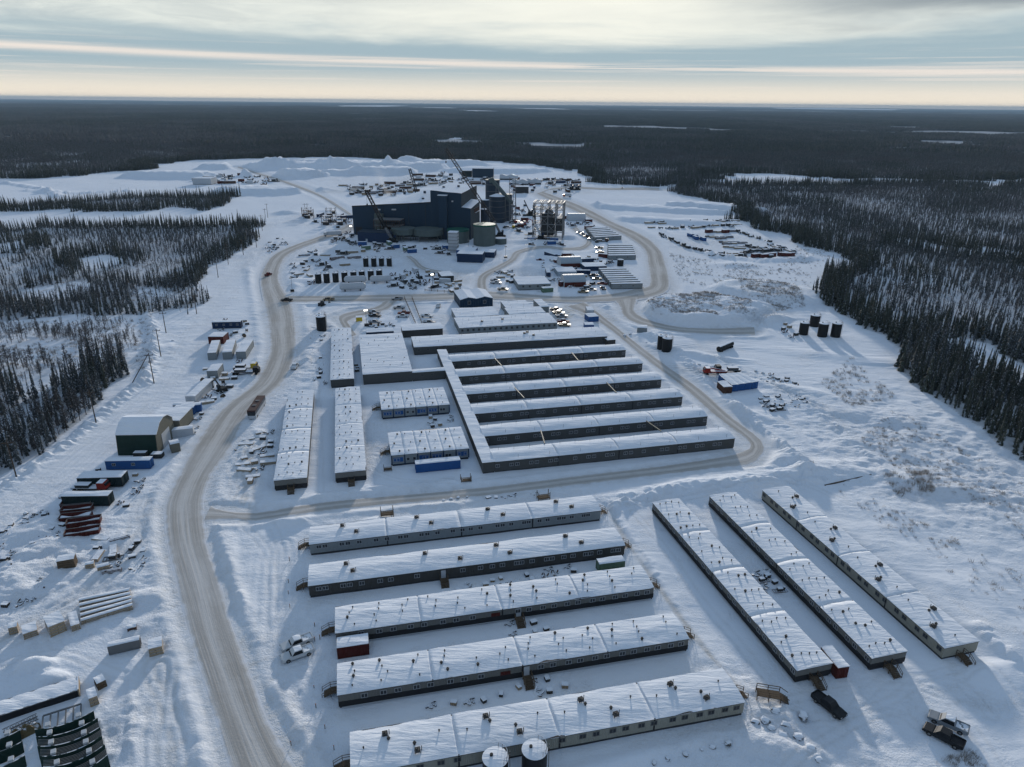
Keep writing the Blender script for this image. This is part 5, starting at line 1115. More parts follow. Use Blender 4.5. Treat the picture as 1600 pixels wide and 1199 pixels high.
# ---------------------------------------------------------------- cranes
def crane(label,base,joint,tip,kind='dark',Yoff=0.,latt=True):
    b=G(*base); Y=b[1]; j=GY(*joint,Y); t=GY(*tip,Y+Yoff); root=E('crane',label,'crane',(b[0],b[1],0)); o=np.array([b[0],b[1],0])
    b2=Vector((0,0,2.6)); J=Vector(j-o); T_=Vector(t-o)
    MB().box(-2.2,2.2,-3.2,3.2,1.5,3.6).box(-2.6,-.4,-4.6,-3.2,1.6,3.4).build('engine_house',M_CRANE,root); MB().box(.8,2.3,1.2,3.3,3.62,5.2).build('operator_cab',M_NAVY2,root)
    for s in (-1,1): MB().prism([(-4,.5),(-3.5,0),(3.5,0),(4,.5),(4,.9),(3.5,1.4),(-3.5,1.4),(-4,.9)],s*2.6-.5,s*2.6+.5,'y').build('crawler_track',M_RUBBER,root)
    MB().bar(b2,J,1.5,1.6).build('main_boom',M_WHITE if kind=='white' else M_STEEL,root)
    (MB().truss(J,T_,1.9,.42,22,up=(0,1,0)) if latt else MB().bar(J,T_,.7,.8)).build('jib',M_CRANE,root); MB().bar(T_,(T_.x+.2,T_.y,T_.z-9),.12).box(T_.x-.3,T_.x+.6,T_.y-.4,T_.y+.4,T_.z-10,T_.z-9).build('hook_line',M_CRANE,root)
crane('tall crane with very long dark boom rising left across the silos to the treeline',(782,371),(772,346),(696,232))
crane('crane with white lower boom leaning left in front of the mill hall',(613,380),(602,356),(572,298))
crane('crane behind the mill roof with a dark boom leaning left',(660,330),(655,314),(640,264))
crane('small crane with pale boom inside the steel frame tower',(845,376),(837,350),(834,318),'white',latt=False)
crane('small crane with thin boom behind the steel frame tower',(829,337),(826,328),(819,313),latt=False)
crane('slender crane with pale boom in the far yard, left of two',(893,297),(888,287),(884,281),'white',latt=False)
crane('slender crane with pale boom in the far yard, right of two',(902,297),(897,287),(893,280),'white',latt=False)
# ---------------------------------------------------------------- vehicles
def mk_pickup(body,snow=True):
    def fn():
        root=E('pickup_truck','x','pickup truck',(0,0,0)); bm=MATS[body]
        lo=[(-2.9,.55),(-2.9,.98),(-1.0,1.0),(1.25,1.0),(1.55,1.05),(2.75,.93),(2.93,.75),(2.93,.45),(2.3,.38),(-2.4,.40)]
        mb=MB().prism(lo[:4]+[(1.55,1.05),(2.75,.93),(2.93,.75),(2.93,.45),(2.3,.38),(-2.4,.40)],-.98,.98,'y'); 
        mb.box(-2.9,-1.05,-.98,-.86,.98,1.22).box(-2.9,-1.05,.86,.98,.98,1.22).box(-2.98,-2.86,-.86,.86,.55,1.22); mb.build('body',bm,root)
        # cab: tapered greenhouse
        c=MB(); c.add([(-1.05,-.95,1.0),(1.35,-.95,1.02),(1.35,.95,1.02),(-1.05,.95,1.0),(-.85,-.76,1.82),(.55,-.76,1.84),(.55,.76,1.84),(-.85,.76,1.82)],[(3,2,1,0),(4,5,6,7),(0,1,5,4),(1,2,6,5),(2,3,7,6),(3,0,4,7)]); c.build('cabin',bm,root)
        g=MB(); g.add([(1.28,-.84,1.1),(1.28,.84,1.1),(.63,.70,1.74),(.63,-.70,1.74)],[(0,1,2,3)]).build('windscreen',M_CARGLASS,root)
        for s in (-1,1):
            g=MB(); g.add([(-.9,s*.955,1.12),(1.08,s*.955,1.12),(.52,s*.80,1.73),(-.78,s*.80,1.73)],[(0,1,2,3) if s<0 else (3,2,1,0)]); g.build('side_window',M_CARGLASS,root)
            MB().box(2.9,2.96,s*.72-.18,s*.72+.18,.66,.84).build('headlight',M_FRAME,root)
            for x in (-1.85,1.85): 
                wq=MB().cyl((x,s*.72,.4),(x,s*1.0,.4),.41,n=14).build('wheel',M_RUBBER,root); MB().cyl((x,s*1.0,.4),(x,s*1.02,.4),.22,n=10).build('rim',M_STEEL,wq)
        if snow:
            MB().grid(6,4,lambda u,v:(-.82+u*1.34,-.72+v*1.44,1.85+.07*math.sin(u*3.14)*math.sin(v*3.14))).build('roof_snow',M_ROOF,root,True); MB().grid(4,4,lambda u,v:(-2.8+u*1.7,-.84+v*1.68,1.02+.06*math.sin(u*6+v*4))).build('bed_snow',M_ROOF,root,True)
        else: MB().box(-2.84,-1.1,-.84,.84,1.0,1.02).build('bed_floor',M_DARK,root)
        return root
    return fn
mat('car_white',(.52,.54,.55),.3,var=.05); mat('car_silver',(.24,.26,.28),.5,var=.05); mat('car_black',(.02,.022,.025),.45,var=.1); mat('car_red',(.14,.02,.015),.7,var=.1); mat('car_tan',(.25,.20,.13),.35,var=.1)
def heading(a,b): A,B=G(*a),G(*b); return math.atan2(B[1]-A[1],B[0]-A[0])
CARS=[(464,1007,heading((490,1000),(442,1018)),'white','silver white pickup with headache rack beside a second one, upper of two at the road',1),
(465,1024,heading((492,1015),(441,1033)),'white','white pickup covered in snow, lower of two at the road',1),
(1294,1105,heading((1270,1086),(1318,1124)),'black','black pickup parked alone at the end of the slanting dormitories',0),
(1480,1132,heading((1508,1143),(1452,1118)),'silver','silver pickup, upper one of the pair at lower right',1),(1473,1153,heading((1500,1166),(1447,1138)),'black','dark pickup with glinting windscreen, lower one of the pair at lower right',0),
(620.6,467,R(183),'silver','silver pickup driving on the middle road above the parking lot',0),(513.7,468,R(183),'tan','tan pickup on the middle road left of the gas tanks',0),(623.7,481,R(178),'silver','silver pickup parked by the rail fence, uppermost of its row',1),
(631,489.5,R(178),'red','red pickup parked behind a white one by the rail fence',0),(629.5,494,R(178),'white','white pickup parked in front of the red one by the rail fence',1),
(585,488,R(-8),'silver','grey pickup, top of three right of the yellow bin',1),(586,493.5,R(-8),'black','dark pickup, middle of three right of the yellow bin',1),(586,503.5,R(-8),'silver','grey pickup, bottom of three right of the yellow bin',1),
(667,494,R(-6),'white','white sport utility in the fenced part of the lot',1),(671,504,R(-4),'silver','silver sport utility below the white one in the fenced lot',1),(647.5,447,R(95),'white','white pickup facing away beside the light tower',1),
(448,469,R(175),'black','black pickup turning at the road junction on the left',0),(419.5,429,R(80),'red','dark red pickup driving up the main road',0),(685,478,R(90),'white','white van standing alone in the lot near the navy hall',1),(461,573,R(92),'white','small white truck parked on the verge of the main road',1),
(774,438,R(-5),'silver','grey pickup, upper of three left of the pale green office',1),(776,442,R(-5),'white','white pickup, middle of three left of the pale green office',1),(786,452,R(-5),'tan','tan pickup, lowest of three left of the pale green office',1),
(869,484,R(-5),'black','black pickup, first in the row right of the office block',0),(873,489,R(-5),'tan','brown pickup, second in the row right of the office block',0),(878,494,R(-5),'silver','silver car, third in the row right of the office block',1),(880,502.5,R(-5),'red','red pickup, fourth in the row right of the office block',1),(882,508,R(-5),'tan','tan pickup, last in the row right of the office block',0),
(927,430,R(170),'black','black pickup left of the lower trailer stack, first of four',1),(933,435.5,R(170),'tan','brown pickup left of the lower trailer stack, second of four',1),(941,443,R(170),'red','dark red pickup left of the lower trailer stack, third of four',1),(942,450.5,R(100),'black','black car nose on below the lower trailer stack',1),
(911,456,R(178),'tan','brown pickup in front of the lower arched shelter',0),(924,452.5,R(-8),'silver','silver pickup right of the brown one by the shelter',1),
(905.5,363,R(150),'white','first snow dusted car in the slanting row by the upper trailers',1),(911,366,R(150),'silver','second snow dusted car in the slanting row by the upper trailers',1),(917,369,R(150),'black','third snow dusted car in the slanting row by the upper trailers',1),(924,373,R(150),'white','fourth snow dusted car in the slanting row by the upper trailers',1),
(936,387,R(175),'tan','tan pickup, upper of two left of the middle trailer stack',1),(937,394,R(175),'tan','tan pickup with snowy bed, lower of two left of the middle stack',0),(844,407,R(5),'red','red brown pickup above the arched shelters',0),(1011,0,0,'','',0)]
for x,y,hd,c,lb,sn in CARS:
    if not c: continue
    p=G(x,y+2)[:2]; spawn(('pick',c,sn),mk_pickup('car_'+c,bool(sn)),lb,(p[0],p[1],.05),hd)
def bus():
    a,b=G(394,657)[:2],G(410,632)[:2]; L=float(np.hypot(*(b-a))); root=E('bus','dark roofed coach bus driving down the main road','bus',a,math.atan2(*(b-a)[::-1])); W=2.6
    MB().box(0,L,-W/2,W/2,.45,1.9).build('lower_body',M_WHITE,root); MB().box(.05,L-.05,-W/2+.03,W/2-.03,1.9,2.9).build('window_band',M_GLASS,root); MB().prism([(0,2.9),(L,2.9),(L-.2,3.3),(.2,3.3)],-W/2,W/2,'y').build('roof',mat('bus_roof_maroon',(.06,.03,.028),.7),root)
    MB().box(-.04,.0,-1.15,1.15,1.55,2.8).build('windscreen',M_GLASS,root)
    for s in (-1,1):
        MB().box(-.06,-.01,s*.95-.2,s*.95+.2,.8,1.05).build('headlight',M_FRAME,root)
        for x in (1.9,L-2.6): MB().cyl((x,s*(W/2-.3),.5),(x,s*(W/2+.02),.5),.5,n=14).build('wheel',M_RUBBER,root)
    MB().box(L*.3,L*.36,-.6,.6,3.3,3.5).box(L*.6,L*.66,-.6,.6,3.3,3.5).build('roof_hatch',M_STEEL,root)
bus()
def heavy_truck(label,p,hd,m,kind='flat',L=9.):
    c=G(*p)[:2]; root=E('heavy_truck',label,'truck',c,hd); MB().box(-L/2,L/2,-.5,.5,.7,1.05).build('chassis',M_BLACK,root)
    MB().prism([(L/2-2.2,1.05),(L/2,1.05),(L/2,1.9),(L/2-.5,2.9),(L/2-2.2,2.9)],-1.2,1.2,'y').build('cab',m,root); MB().box(L/2-.3,L/2+.03,-1.0,1.0,1.9,2.6).build('windscreen',M_GLASS,root)
    for x in (-L/2+.7,-L/2+1.9,L/2-1.2):
        for s in (-1,1): MB().cyl((x,s*.8,.5),(x,s*1.2,.5),.5,n=12).build('wheel',M_RUBBER,root)
    if kind=='flat': MB().box(-L/2,L/2-2.4,-1.2,1.2,1.05,1.3).build('flat_bed',M_JUNK,root); MB().box(-L/2+1,0,-1,1,1.3,2.1).build('load',M_JUNK,root)
    elif kind=='box': MB().box(-L/2,L/2-2.4,-1.25,1.25,1.05,3.6).build('box_body',M_WHITE,root); MB().box(-L/2,L/2-2.4,-1.25,1.25,3.61,3.8).build('snow_cover',M_ROOF,root)
    elif kind=='crane': MB().bar((-L/2+.5,0,1.3),(L/2-2.6,0,2.6),.5).build('folded_boom',m,root); MB().box(-L/2,L/2-2.6,-1.1,1.1,1.05,1.5).build('deck',M_REDP,root)
    return root
heavy_truck('red crane truck parked behind the four blue containers',(1117,585),R(185),M_REDP,'crane'); heavy_truck('dark truck behind the rightmost blue containers beside the red one',(1136,582),R(183),M_BLACK,'flat',10)
heavy_truck('long loaded truck at the left of the mill wall',(520,369),R(200),M_WHITE,'box',13); heavy_truck('dark flatbed loaded with machinery beside the main road',(385,585),R(5),M_BLACK,'flat',10); heavy_truck('green loader truck behind the dark flatbed beside the main road',(384,578),R(3),M_YEL,'flat',9)
heavy_truck('red truck with snowy load parked below the teal trailer',(143,767),R(0),M_REDP,'flat',9); heavy_truck('orange dump truck in the far yard by the haul road',(886,308),R(170),M_ORG,'box',9); heavy_truck('rusty truck row beside the upper trailer stack',(940,379),R(10),M_RUST,'flat',10)
heavy_truck('yellow service truck between the cranes beside the silos',(795,357),R(-8),M_YEL,'flat',10); heavy_truck('red truck right of the silos near the plant wall',(812,350),R(170),M_REDP,'crane',9)
def digger(label,p,hd,m,s=1.):
    c=G(*p)[:2]; root=E('excavator',label,'excavator',c,hd); root.scale=(s,s,s)
    for q in (-1,1): MB().prism([(-2.2,.4),(-1.8,0),(1.8,0),(2.2,.4),(2.2,.7),(1.8,1),(-1.8,1),(-2.2,.7)],q*1.2-.3,q*1.2+.3,'y').build('crawler_track',M_RUBBER,root)
    MB().box(-2.2,1.2,-1.3,1.3,1.1,2.2).build('engine_body',m,root); MB().box(.2,1.6,.2,1.3,2.2,3.2).build('cab',M_GLASS,root)
    MB().bar((1.2,-.3,1.8),(3.8,-.3,4.6),.45).bar((3.8,-.3,4.6),(6.2,-.3,3.4),.45).build('boom',m,root); MB().bar((6.2,-.3,3.4),(6.6,-.3,1.0),.35).build('arm',m,root); MB().prism([(6.2,.2),(7.2,.1),(7.3,1.1),(6.5,1.2)],-.9,.3,'y').build('bucket',M_BLACK,root)
digger('orange excavator working on the far snowy stockpile',(513,263),R(10),M_ORG,1.5); digger('second orange machine left of the far excavator',(506,263.5),R(180),M_ORG,1.1); digger('small excavator right of the far stockpile diggers',(539,258),R(200),M_ORG,1.0)
digger('dark loader beside the long white site trailer in the left yard',(347,612),R(150),M_BLACK,.8); digger('black excavator with snow among machines by the navy container',(903,409),R(160),M_BLACK,1.0); digger('yellow machine at the lot entrance beside the snowy bank',(503,478),R(60),M_BLACK,.75); digger('dark loader by the light tower in the centre yard',(656,436),R(120),M_BLACK,.8); digger('red machine beside the silo bases',(818,353),R(20),M_REDP,1.2)
# red dump boxes
def dumpbox(label,p,hd,L=7.2,W=2.3,h=1.6,snow=1):
    c=G(*p)[:2]; root=E('dump_box',label,'dump box',c,hd); t=.12
    mb=MB().box(0,L,0,t,.1,h).box(0,L,W-t,W,.1,h).box(0,t,t,W-t,.1,h).box(L-t,L,t,W-t,.1,h); mb.build('side_panels',M_RED,root); MB().box(0,L,0,W,0,.1).build('floor',M_RED,root)
    rb=MB()
    for k in range(8): x=.3+k*(L-.6)/7; rb.box(x-.06,x+.06,-.1,0,.1,h)
    rb.build('ribs',M_RED,root); MB().box(-.05,L+.05,-.12,.0,h,h+.1).box(-.05,L+.05,W,W+.12,h,h+.1).box(-.12,-.0,-.1,W+.1,h,h+.1).box(L,L+.12,-.1,W+.1,h,h+.1).build('top_rail',M_STEEL,root)
    MB().grid(6,4,lambda u,v:(t+u*(L-2*t),t+v*(W-2*t),.5+.8*snow*(.5+.5*math.sin(u*5+v*3)))).build('snow_inside',M_ROOF,root,True)
for i,(p,sn) in enumerate((((95,798),.3),((95,807),.4),((93,819),1.1),((104,828),.5),((101,845),.6))): dumpbox(('topmost','second','third, heaped with snow,','fourth','lowest')[i]+' of five red open dump boxes',p,R(13-(i>2)*-6),6.8 if i<3 else 7.2,2.3,1.5,sn)
# ---------------------------------------------------------------- power line
POLES=[((27,750),(19,688)),((151,664),(144,610)),((241,600),(235,552)),((251.5,557),(245,514)),((259.5,520),(255,497)),((307.5,491),(304,468)),((341,434),(338,408)),((357,414),(351,381)),((380.5,400),(378,374)),((401,387),(399.5,362)),((406,374),(404.5,350)),((410,361),(408.5,336)),((415.5,347),(413,326)),((418.5,340),(416.5,318)),((477,336),(476,318)),((481,335),(480,318))]
tops=[]
for i,(b,t) in enumerate(POLES):
    p=G(*b); z=zat(p[0],p[1],t[1]); z=min(max(z,9.5),15); root=E('power_pole',('nearest power pole at the left photo edge','second power pole from the left edge','power pole with a leaning brace pole','power pole just beyond the braced one','fifth power pole by the snow bank','power pole at the tip of the left wood','short power pole by the bend of the line','power pole beside the dark wood edge','power pole right of the wood edge','power pole at the foot of the far snowy ramp','middle power pole of the far ramp','tallest looking pole beside the far ramp','far power pole near the pipe yard road','farthest power pole of the line','left pole of the thin pair near the pipe racks','right pole of the thin pair near the pipe racks')[i],'power pole',p[:2],R(20))
    MB().cyl((0,0,-.5),(0,0,z),.19,.13,n=8).build('shaft',M_POLE,root); MB().box(-1.4,1.4,-.08,.08,z-.9,z-.72).build('crossarm',M_POLE,root)
    for x in (-1.25,0,1.25): MB().cyl((x,0,z-.72),(x,0,z-.45),.07,n=6).build('insulator',M_GLASS,root)
    tops.append((p[0],p[1],z-.5))
b=G(205,600); t=tops[2]; br=MB().cyl((b[0],b[1],-.3),(t[0]-.3,t[1],t[2]),.17,.14,n=8).build('brace_pole',M_POLE); tag(br,'leaning brace pole propping the power pole by the wood','power pole')
for k in range(5):
    a,c=Vector(tops[k]),Vector(tops[k+1])
    for j,dx in enumerate((-1.2,1.2)):
        mb=MB(); pr=None
        for q in range(9):
            s=q/8; P=a.lerp(c,s)+Vector((dx,0,-1.0*math.sin(s*math.pi)))
            if pr: mb.cyl(pr,P,.018,n=4)
            pr=P
        tag(mb.build('power_cable',M_DARK),('left' if j==0 else 'right')+' sagging cable between '+('the two nearest power poles','the second and the braced power pole','the braced pole and the next','the fourth and fifth power poles','the fifth and sixth power poles')[k],'cable')
# light towers
M_LAMP=bpy.data.materials.new('lamp_glow'); M_LAMP.use_nodes=True; M_LAMP.node_tree.nodes['Principled BSDF'].inputs['Emission Color'].default_value=(1,.95,.8,1); M_LAMP.node_tree.nodes['Principled BSDF'].inputs['Emission Strength'].default_value=6
for lb,p,on in (('lit light tower in the centre yard',(676,451),1),('unlit light tower beside the plant track',(790,404),0),('light tower at the left of the fuel yard',(457,457),0),('lit light tower at the mill corner',(549,370),1),('lit light tower beside the yellow bin',(573,511),1),('light mast in the far field near the forest',(972,295),0),('light mast beside the main complex sheds',(732,393),0)):
    c=G(*p)[:2]; root=E('light_tower',lb,'light tower',c,.3); MB().box(-1,1,-.6,.6,.4,1.5).build('generator_box',M_BLACK,root); MB().cyl((0,0,1.5),(0,0,7.5),.09,n=6).build('mast',M_STEEL,root); MB().box(-.8,.8,-.15,.15,7.5,8.0).build('lamp_head',M_LAMP if on else M_STEEL,root)
for o in list(C.objects):
    if o.type=='EMPTY' and o.parent is None and len(o.children):
        m=[c for c in o.children if c.name.startswith(('wall','body','hall_wall'))]
        if m:
            bb=m[0].bound_box; PADS.append((o.location.x,o.location.y,bb[6][0],bb[6][1],o.rotation_euler.z))
# ---------------------------------------------------------------- yard clutter: one builder per kind, copies per place
def k_crate(m):
    def fn():
        r=E('crate','x','crate',(0,0,0)); MB().box(-1.1,1.1,-.8,.8,0,1.3).build('box',m,r); MB().box(-1.15,1.15,-.85,.85,1.31,1.5).build('snow_cap',M_ROOF,r)
        s=MB()
        for x in (-1.0,-.35,.35,1.0): s.box(x-.06,x+.06,-.84,-.8,0,1.3)
        s.build('battens',M_WOOD,r); return r
    return fn
def k_timber():
    r=E('timber_stack','x','timber stack',(0,0,0)); mb=MB()
    for j in range(3):
        for k in range(4): mb.box(-2.6+.1*((j*k)%3),2.6,-1+k*.5,-1+k*.5+.44,j*.34,j*.34+.28)
    mb.build('timbers',M_LUMBER,r); s=MB()
    s.grid(6,3,lambda u,v:(-2.6+u*5.2,-1.02+v*2,1.0+.12*math.sin(u*7+v*3)*math.sin(v*3.14))).build('snow_cap',M_ROOF,r,True); return r
def k_pipes():
    r=E('pipe_bundle','x','pipe bundle',(0,0,0)); mb=MB()
    for j in range(3):
        for k in range(5-j): mb.cyl((-3,-.9+k*.42+j*.21,.22+j*.36),(3,-.9+k*.42+j*.21,.22+j*.36),.2,n=8)
    mb.build('pipes',M_RUST,r); MB().box(-2,-1.8,-1.1,1.1,-.1,.04).box(1.8,2,-1.1,1.1,-.1,.04).build('sleepers',M_WOOD,r); return r
def k_scrap(seed,m):
    def fn():
        rr=random.Random(seed); r=E('scrap_heap','x','scrap heap',(0,0,0)); mb=MB().grid(10,8,lambda u,v:((u-.5)*4.4,(v-.5)*3.2,1.0*max(0,math.sin(u*3.14)*math.sin(v*3.14))*(.7+.5*math.sin(u*9+seed)*math.cos(v*7))-.08)); mb.build('snow_heap',M_ROOF,r,True)
        s=MB()
        for i in range(9):
            a=rr.random()*6.28; x,y=rr.uniform(-1.5,1.5),rr.uniform(-1.1,1.1); l=rr.uniform(.5,1.5); s.bar((x,y,.3),(x+l*math.cos(a),y+l*math.sin(a),rr.uniform(.3,1.5)),rr.uniform(.12,.6),rr.uniform(.1,.5))
        s.build('scrap_pieces',m,r); return r
    return fn
def k_frame(m):
    def fn():
        r=E('steel_skid','x','steel skid',(0,0,0)); mb=MB()
        for y in (-1.1,1.1): mb.box(-3,3,y-.1,y+.1,.1,.4)
        for k in range(7): mb.box(-2.95+k*.97,-2.8+k*.97,-1,1,.12,.38)
        mb.build('skid_frame',m,r); MB().box(-1.2,.9,-.7,.7,.42,1.5).cyl((1.7,0,.4),(1.7,0,1.9),.4,n=8).build('machinery',M_JUNK,r); MB().box(-1.2,.9,-.7,.7,1.51,1.66).build('snow_cap',M_ROOF,r); return r
    return fn
def k_reel():
    r=E('cable_reel','x','cable reel',(0,0,0)); MB().cyl((0,-.5,.9),(0,.5,.9),.5,n=10).build('cable',M_BLACK,r)
    for y in (-.55,.55): MB().cyl((0,y-.05,.9),(0,y+.05,.9),.9,n=14).build('flange',M_WOOD,r)
    return r
def k_cont(m,L):
    def fn():
        r=E('shipping_container','x','container',(0,0,0)); MB().box(-L/2,L/2,-1.22,1.22,.1,2.6).build('body',m,r); MB().box(L/2+.01,L/2+.06,-1.1,-.04,.25,2.4).box(L/2+.01,L/2+.06,.04,1.1,.25,2.4).build('door',m,r)
        MB().grid(8,4,lambda u,v:(-L/2+u*L,-1.22+v*2.44,2.62+.16*math.sin(v*3.14)*(.8+.3*math.sin(u*9)))).build('snow_cap',M_ROOF,r,True); return r
    return fn
def k_post():
    r=E('marker_post','x','post',(0,0,0)); MB().box(-.06,.06,-.06,.06,-.1,1.3).build('post',M_WOOD,r); MB().cyl((0,0,1.3),(0,0,1.42),.12,.05,n=6).build('cap',M_ORG,r); return r
def k_rack():
    r=E('pipe_rack','x','steel rack',(0,0,0)); 
    for x in (-4,0,4):
        for y in (-2,2): MB().box(x-.15,x+.15,y-.15,y+.15,-.1,8).build('column',M_RUST,r)
    mb=MB()
    for z in (2.5,5,7.4): mb.box(-3.8,3.8,-1.8,1.8,z,z+.25)
    mb.build('shelf_beams',M_JUNK,r); MB().box(-3.5,1,-1.5,1.5,.1,2.3).box(1.2,3.6,-1.4,1.2,2.8,4.6).build('stored_load',M_JUNK,r); return r
KIND={'crate':('crate',lambda:k_crate(M_LUMBER)()),'gcrate':('crate',lambda:k_crate(M_JUNK)()),'timber':('timber stack',k_timber),'pipes':('pipe bundle',k_pipes),'scrap':('scrap heap',k_scrap(3,M_JUNK)),'scrap2':('scrap heap',k_scrap(8,M_RUST)),
'skid':('steel skid',k_frame(M_STEEL)),'rskid':('steel skid',k_frame(M_RUST)),'reel':('cable reel',k_reel),'blue':('container',k_cont(M_BLUE,6.1)),'red':('container',k_cont(M_RED,6.1)),'white':('container',k_cont(M_WHITE,6.1)),'dark':('container',k_cont(M_NAVY2,12.2)),'green':('container',k_cont(M_GREEN,6.1)),'post':('marker post',k_post),'rack':('steel rack',k_rack),'rust':('container',k_cont(M_RUST,12.2)),'orange':('container',k_cont(M_ORG,6.1))}
WORD={'crate':'pale wooden crate','gcrate':'dark snow capped crate','timber':'snow capped timber stack','pipes':'rusty pipe bundle','scrap':'snowed over grey scrap heap','scrap2':'snowed over rusty scrap heap','skid':'grey steel machine skid','rskid':'rusty steel machine skid','reel':'upright cable reel','blue':'short blue container','red':'short red container','white':'short white container','dark':'long navy container','green':'short green container','post':'orange topped marker post','rack':'tall rusty pipe rack','rust':'long rust brown container','orange':'short orange container'}
ZONES=[
('right of the gas tanks in the fuel yard',[(612,425),(700,424),(700,446),(645,458),(612,448)],26,'scrap skid rskid crate gcrate scrap2 white scrap skid',1.25),
('north west of the fuel yard',[(475,395),(560,392),(560,415),(470,432)],16,'timber pipes skid scrap gcrate',1.4),
('left of the fuel yard',[(440,415),(490,405),(488,450),(452,450)],11,'scrap gcrate timber scrap2 scrap',1.2),
('along the foot of the mill',[(548,380),(700,386),(705,398),(560,394)],30,'blue scrap rskid crate green skid scrap2 gcrate scrap',1.3),
('in the pipe yard left of the mill',[(474,338),(548,336),(548,352),(468,352)],18,'rack rskid scrap2 dark skid rack scrap',1.3),
('left of the mill end wall',[(525,352),(552,350),(550,378),(520,380)],12,'scrap skid gcrate scrap2',1.3),
('in the far yard behind the mill hall',[(530,290),(650,286),(650,300),(600,310),(550,306)],48,'scrap2 rskid rust crate scrap skid gcrate timber pipes',1.9),
('in the distant yard left of the stockpiles',[(270,270),(440,276),(440,292),(300,285)],32,'scrap scrap2 rust skid white red',2.0),
('in the far yard beyond the silos',[(650,272),(760,270),(760,290),(650,292)],48,'scrap2 rskid scrap rust scrap white skid timber gcrate',1.9),
('around the far conveyor sheds',[(800,280),(905,282),(900,303),(805,303)],40,'scrap rust scrap2 dark skid rskid red gcrate',1.8),
('beside the silos',[(797,322),(829,322),(832,372),(796,360)],24,'rskid red scrap2 skid scrap gcrate scrap',1.3),
('right of the steel frame tower',[(880,338),(925,345),(925,362),(880,350)],14,'red scrap2 rskid gcrate scrap',1.3),
('at the foot of the steel frame tower',[(815,374),(880,376),(880,384),(815,384)],14,'blue skid scrap rskid scrap2',1.2),
('around the arched shelters',[(845,400),(955,402),(955,414),(925,452),(850,452)],40,'scrap gcrate rskid red scrap2 crate skid dark',1.1),
('left of the pale green office',[(770,420),(805,425),(800,450),(765,445)],10,'scrap gcrate timber',1.0),
('beside the yellow pallets in the centre yard',[(690,440),(722,440),(720,456),(690,456)],9,'crate timber scrap',1.0),
('in the upper left yard',[(340,500),(398,500),(396,560),(350,575)],14,'gcrate scrap crate scrap scrap2 reel',.8),
('beside the long white site trailer',[(322,575),(375,590),(350,630),(305,632)],16,'timber scrap gcrate reel crate scrap2',.8),
('by the beige workshop',[(283,640),(322,645),(305,680),(280,682)],10,'scrap gcrate blue white',.6),
('around the teal trailers',[(150,735),(235,735),(195,800),(178,795)],10,'scrap gcrate crate scrap2',.6),
('in the lower left scrap field',[(0,830),(60,800),(105,815),(100,850),(70,880),(0,930)],34,'scrap gcrate scrap scrap2 skid',.55),
('beside the main road above the lumber rows',[(150,840),(243,850),(240,880),(180,905),(140,895)],14,'scrap gcrate timber skid pipes',.65),
('near the snow mound at far lower left',[(30,905),(70,905),(60,945),(0,950)],8,'scrap gcrate scrap2',.6),
('right of the four blue containers',[(1195,580),(1250,600),(1240,607),(1190,600)],10,'gcrate scrap scrap2',.7),
('in the small frame yard below the blue containers',[(1185,622),(1262,618),(1265,634),(1200,645)],18,'skid scrap rskid scrap gcrate',.7),
('by the four black tanks',[(1225,505),(1245,515),(1245,530),(1210,530)],6,'scrap2 crate gcrate',.8),
('in the pallet yard left of the dormitories',[(372,690),(425,672),(420,735),(385,765)],20,'timber crate timber scrap gcrate',.75),
('along the bank west of the taupe dormitory',[(485,520),(505,525),(512,600),(488,600)],16,'scrap gcrate post post',.6),
('between the two office rows',[(660,650),(715,648),(720,665),(665,668)],7,'scrap crate gcrate',.6),
('between the taupe and two tone dormitories',[(700,915),(880,880),(900,895),(720,930)],14,'scrap gcrate crate scrap2',.5),
('between the two two tone dormitories',[(780,975),(850,965),(860,990),(790,1000)],5,'gcrate scrap',.5),
('above the cream dormitory',[(650,1100),(880,1055),(900,1075),(690,1110)],11,'scrap gcrate crate',.5),
('between the slanting dormitories',[(1175,895),(1215,890),(1235,925),(1195,930)],7,'scrap rskid gcrate',.55),
('in the parking lot by the yellow bin',[(575,508),(615,508),(618,513),(575,513)],8,'gcrate scrap reel',.7),
('along the kerb of the camp road',[(742,772),(840,762),(845,772),(745,783)],8,'scrap gcrate',.5),
('near the main hall and kitchen',[(545,560),(558,560),(565,640),(552,640)],8,'gcrate scrap crate',.6),
('on the slope left of the wood road',[(410,385),(440,370),(450,385),(420,400)],14,'scrap gcrate scrap2',1.0),
]
PLACED=[]
def put(kind,x,y,rz,sc,zone,label=None):
    cat,fn=KIND[kind]; s=sc*random.uniform(.85,1.15); big=kind in('blue','red','white','dark','green','rust','rack','orange')
    if big: s=max(1.,sc*.6)
    lb=label or (WORD[kind]+' '+zone); g=None if label else lb
    spawn(kind,fn,lb,(x,y,-.05),rz,group=g,scale=(s,s,s),cat=cat)
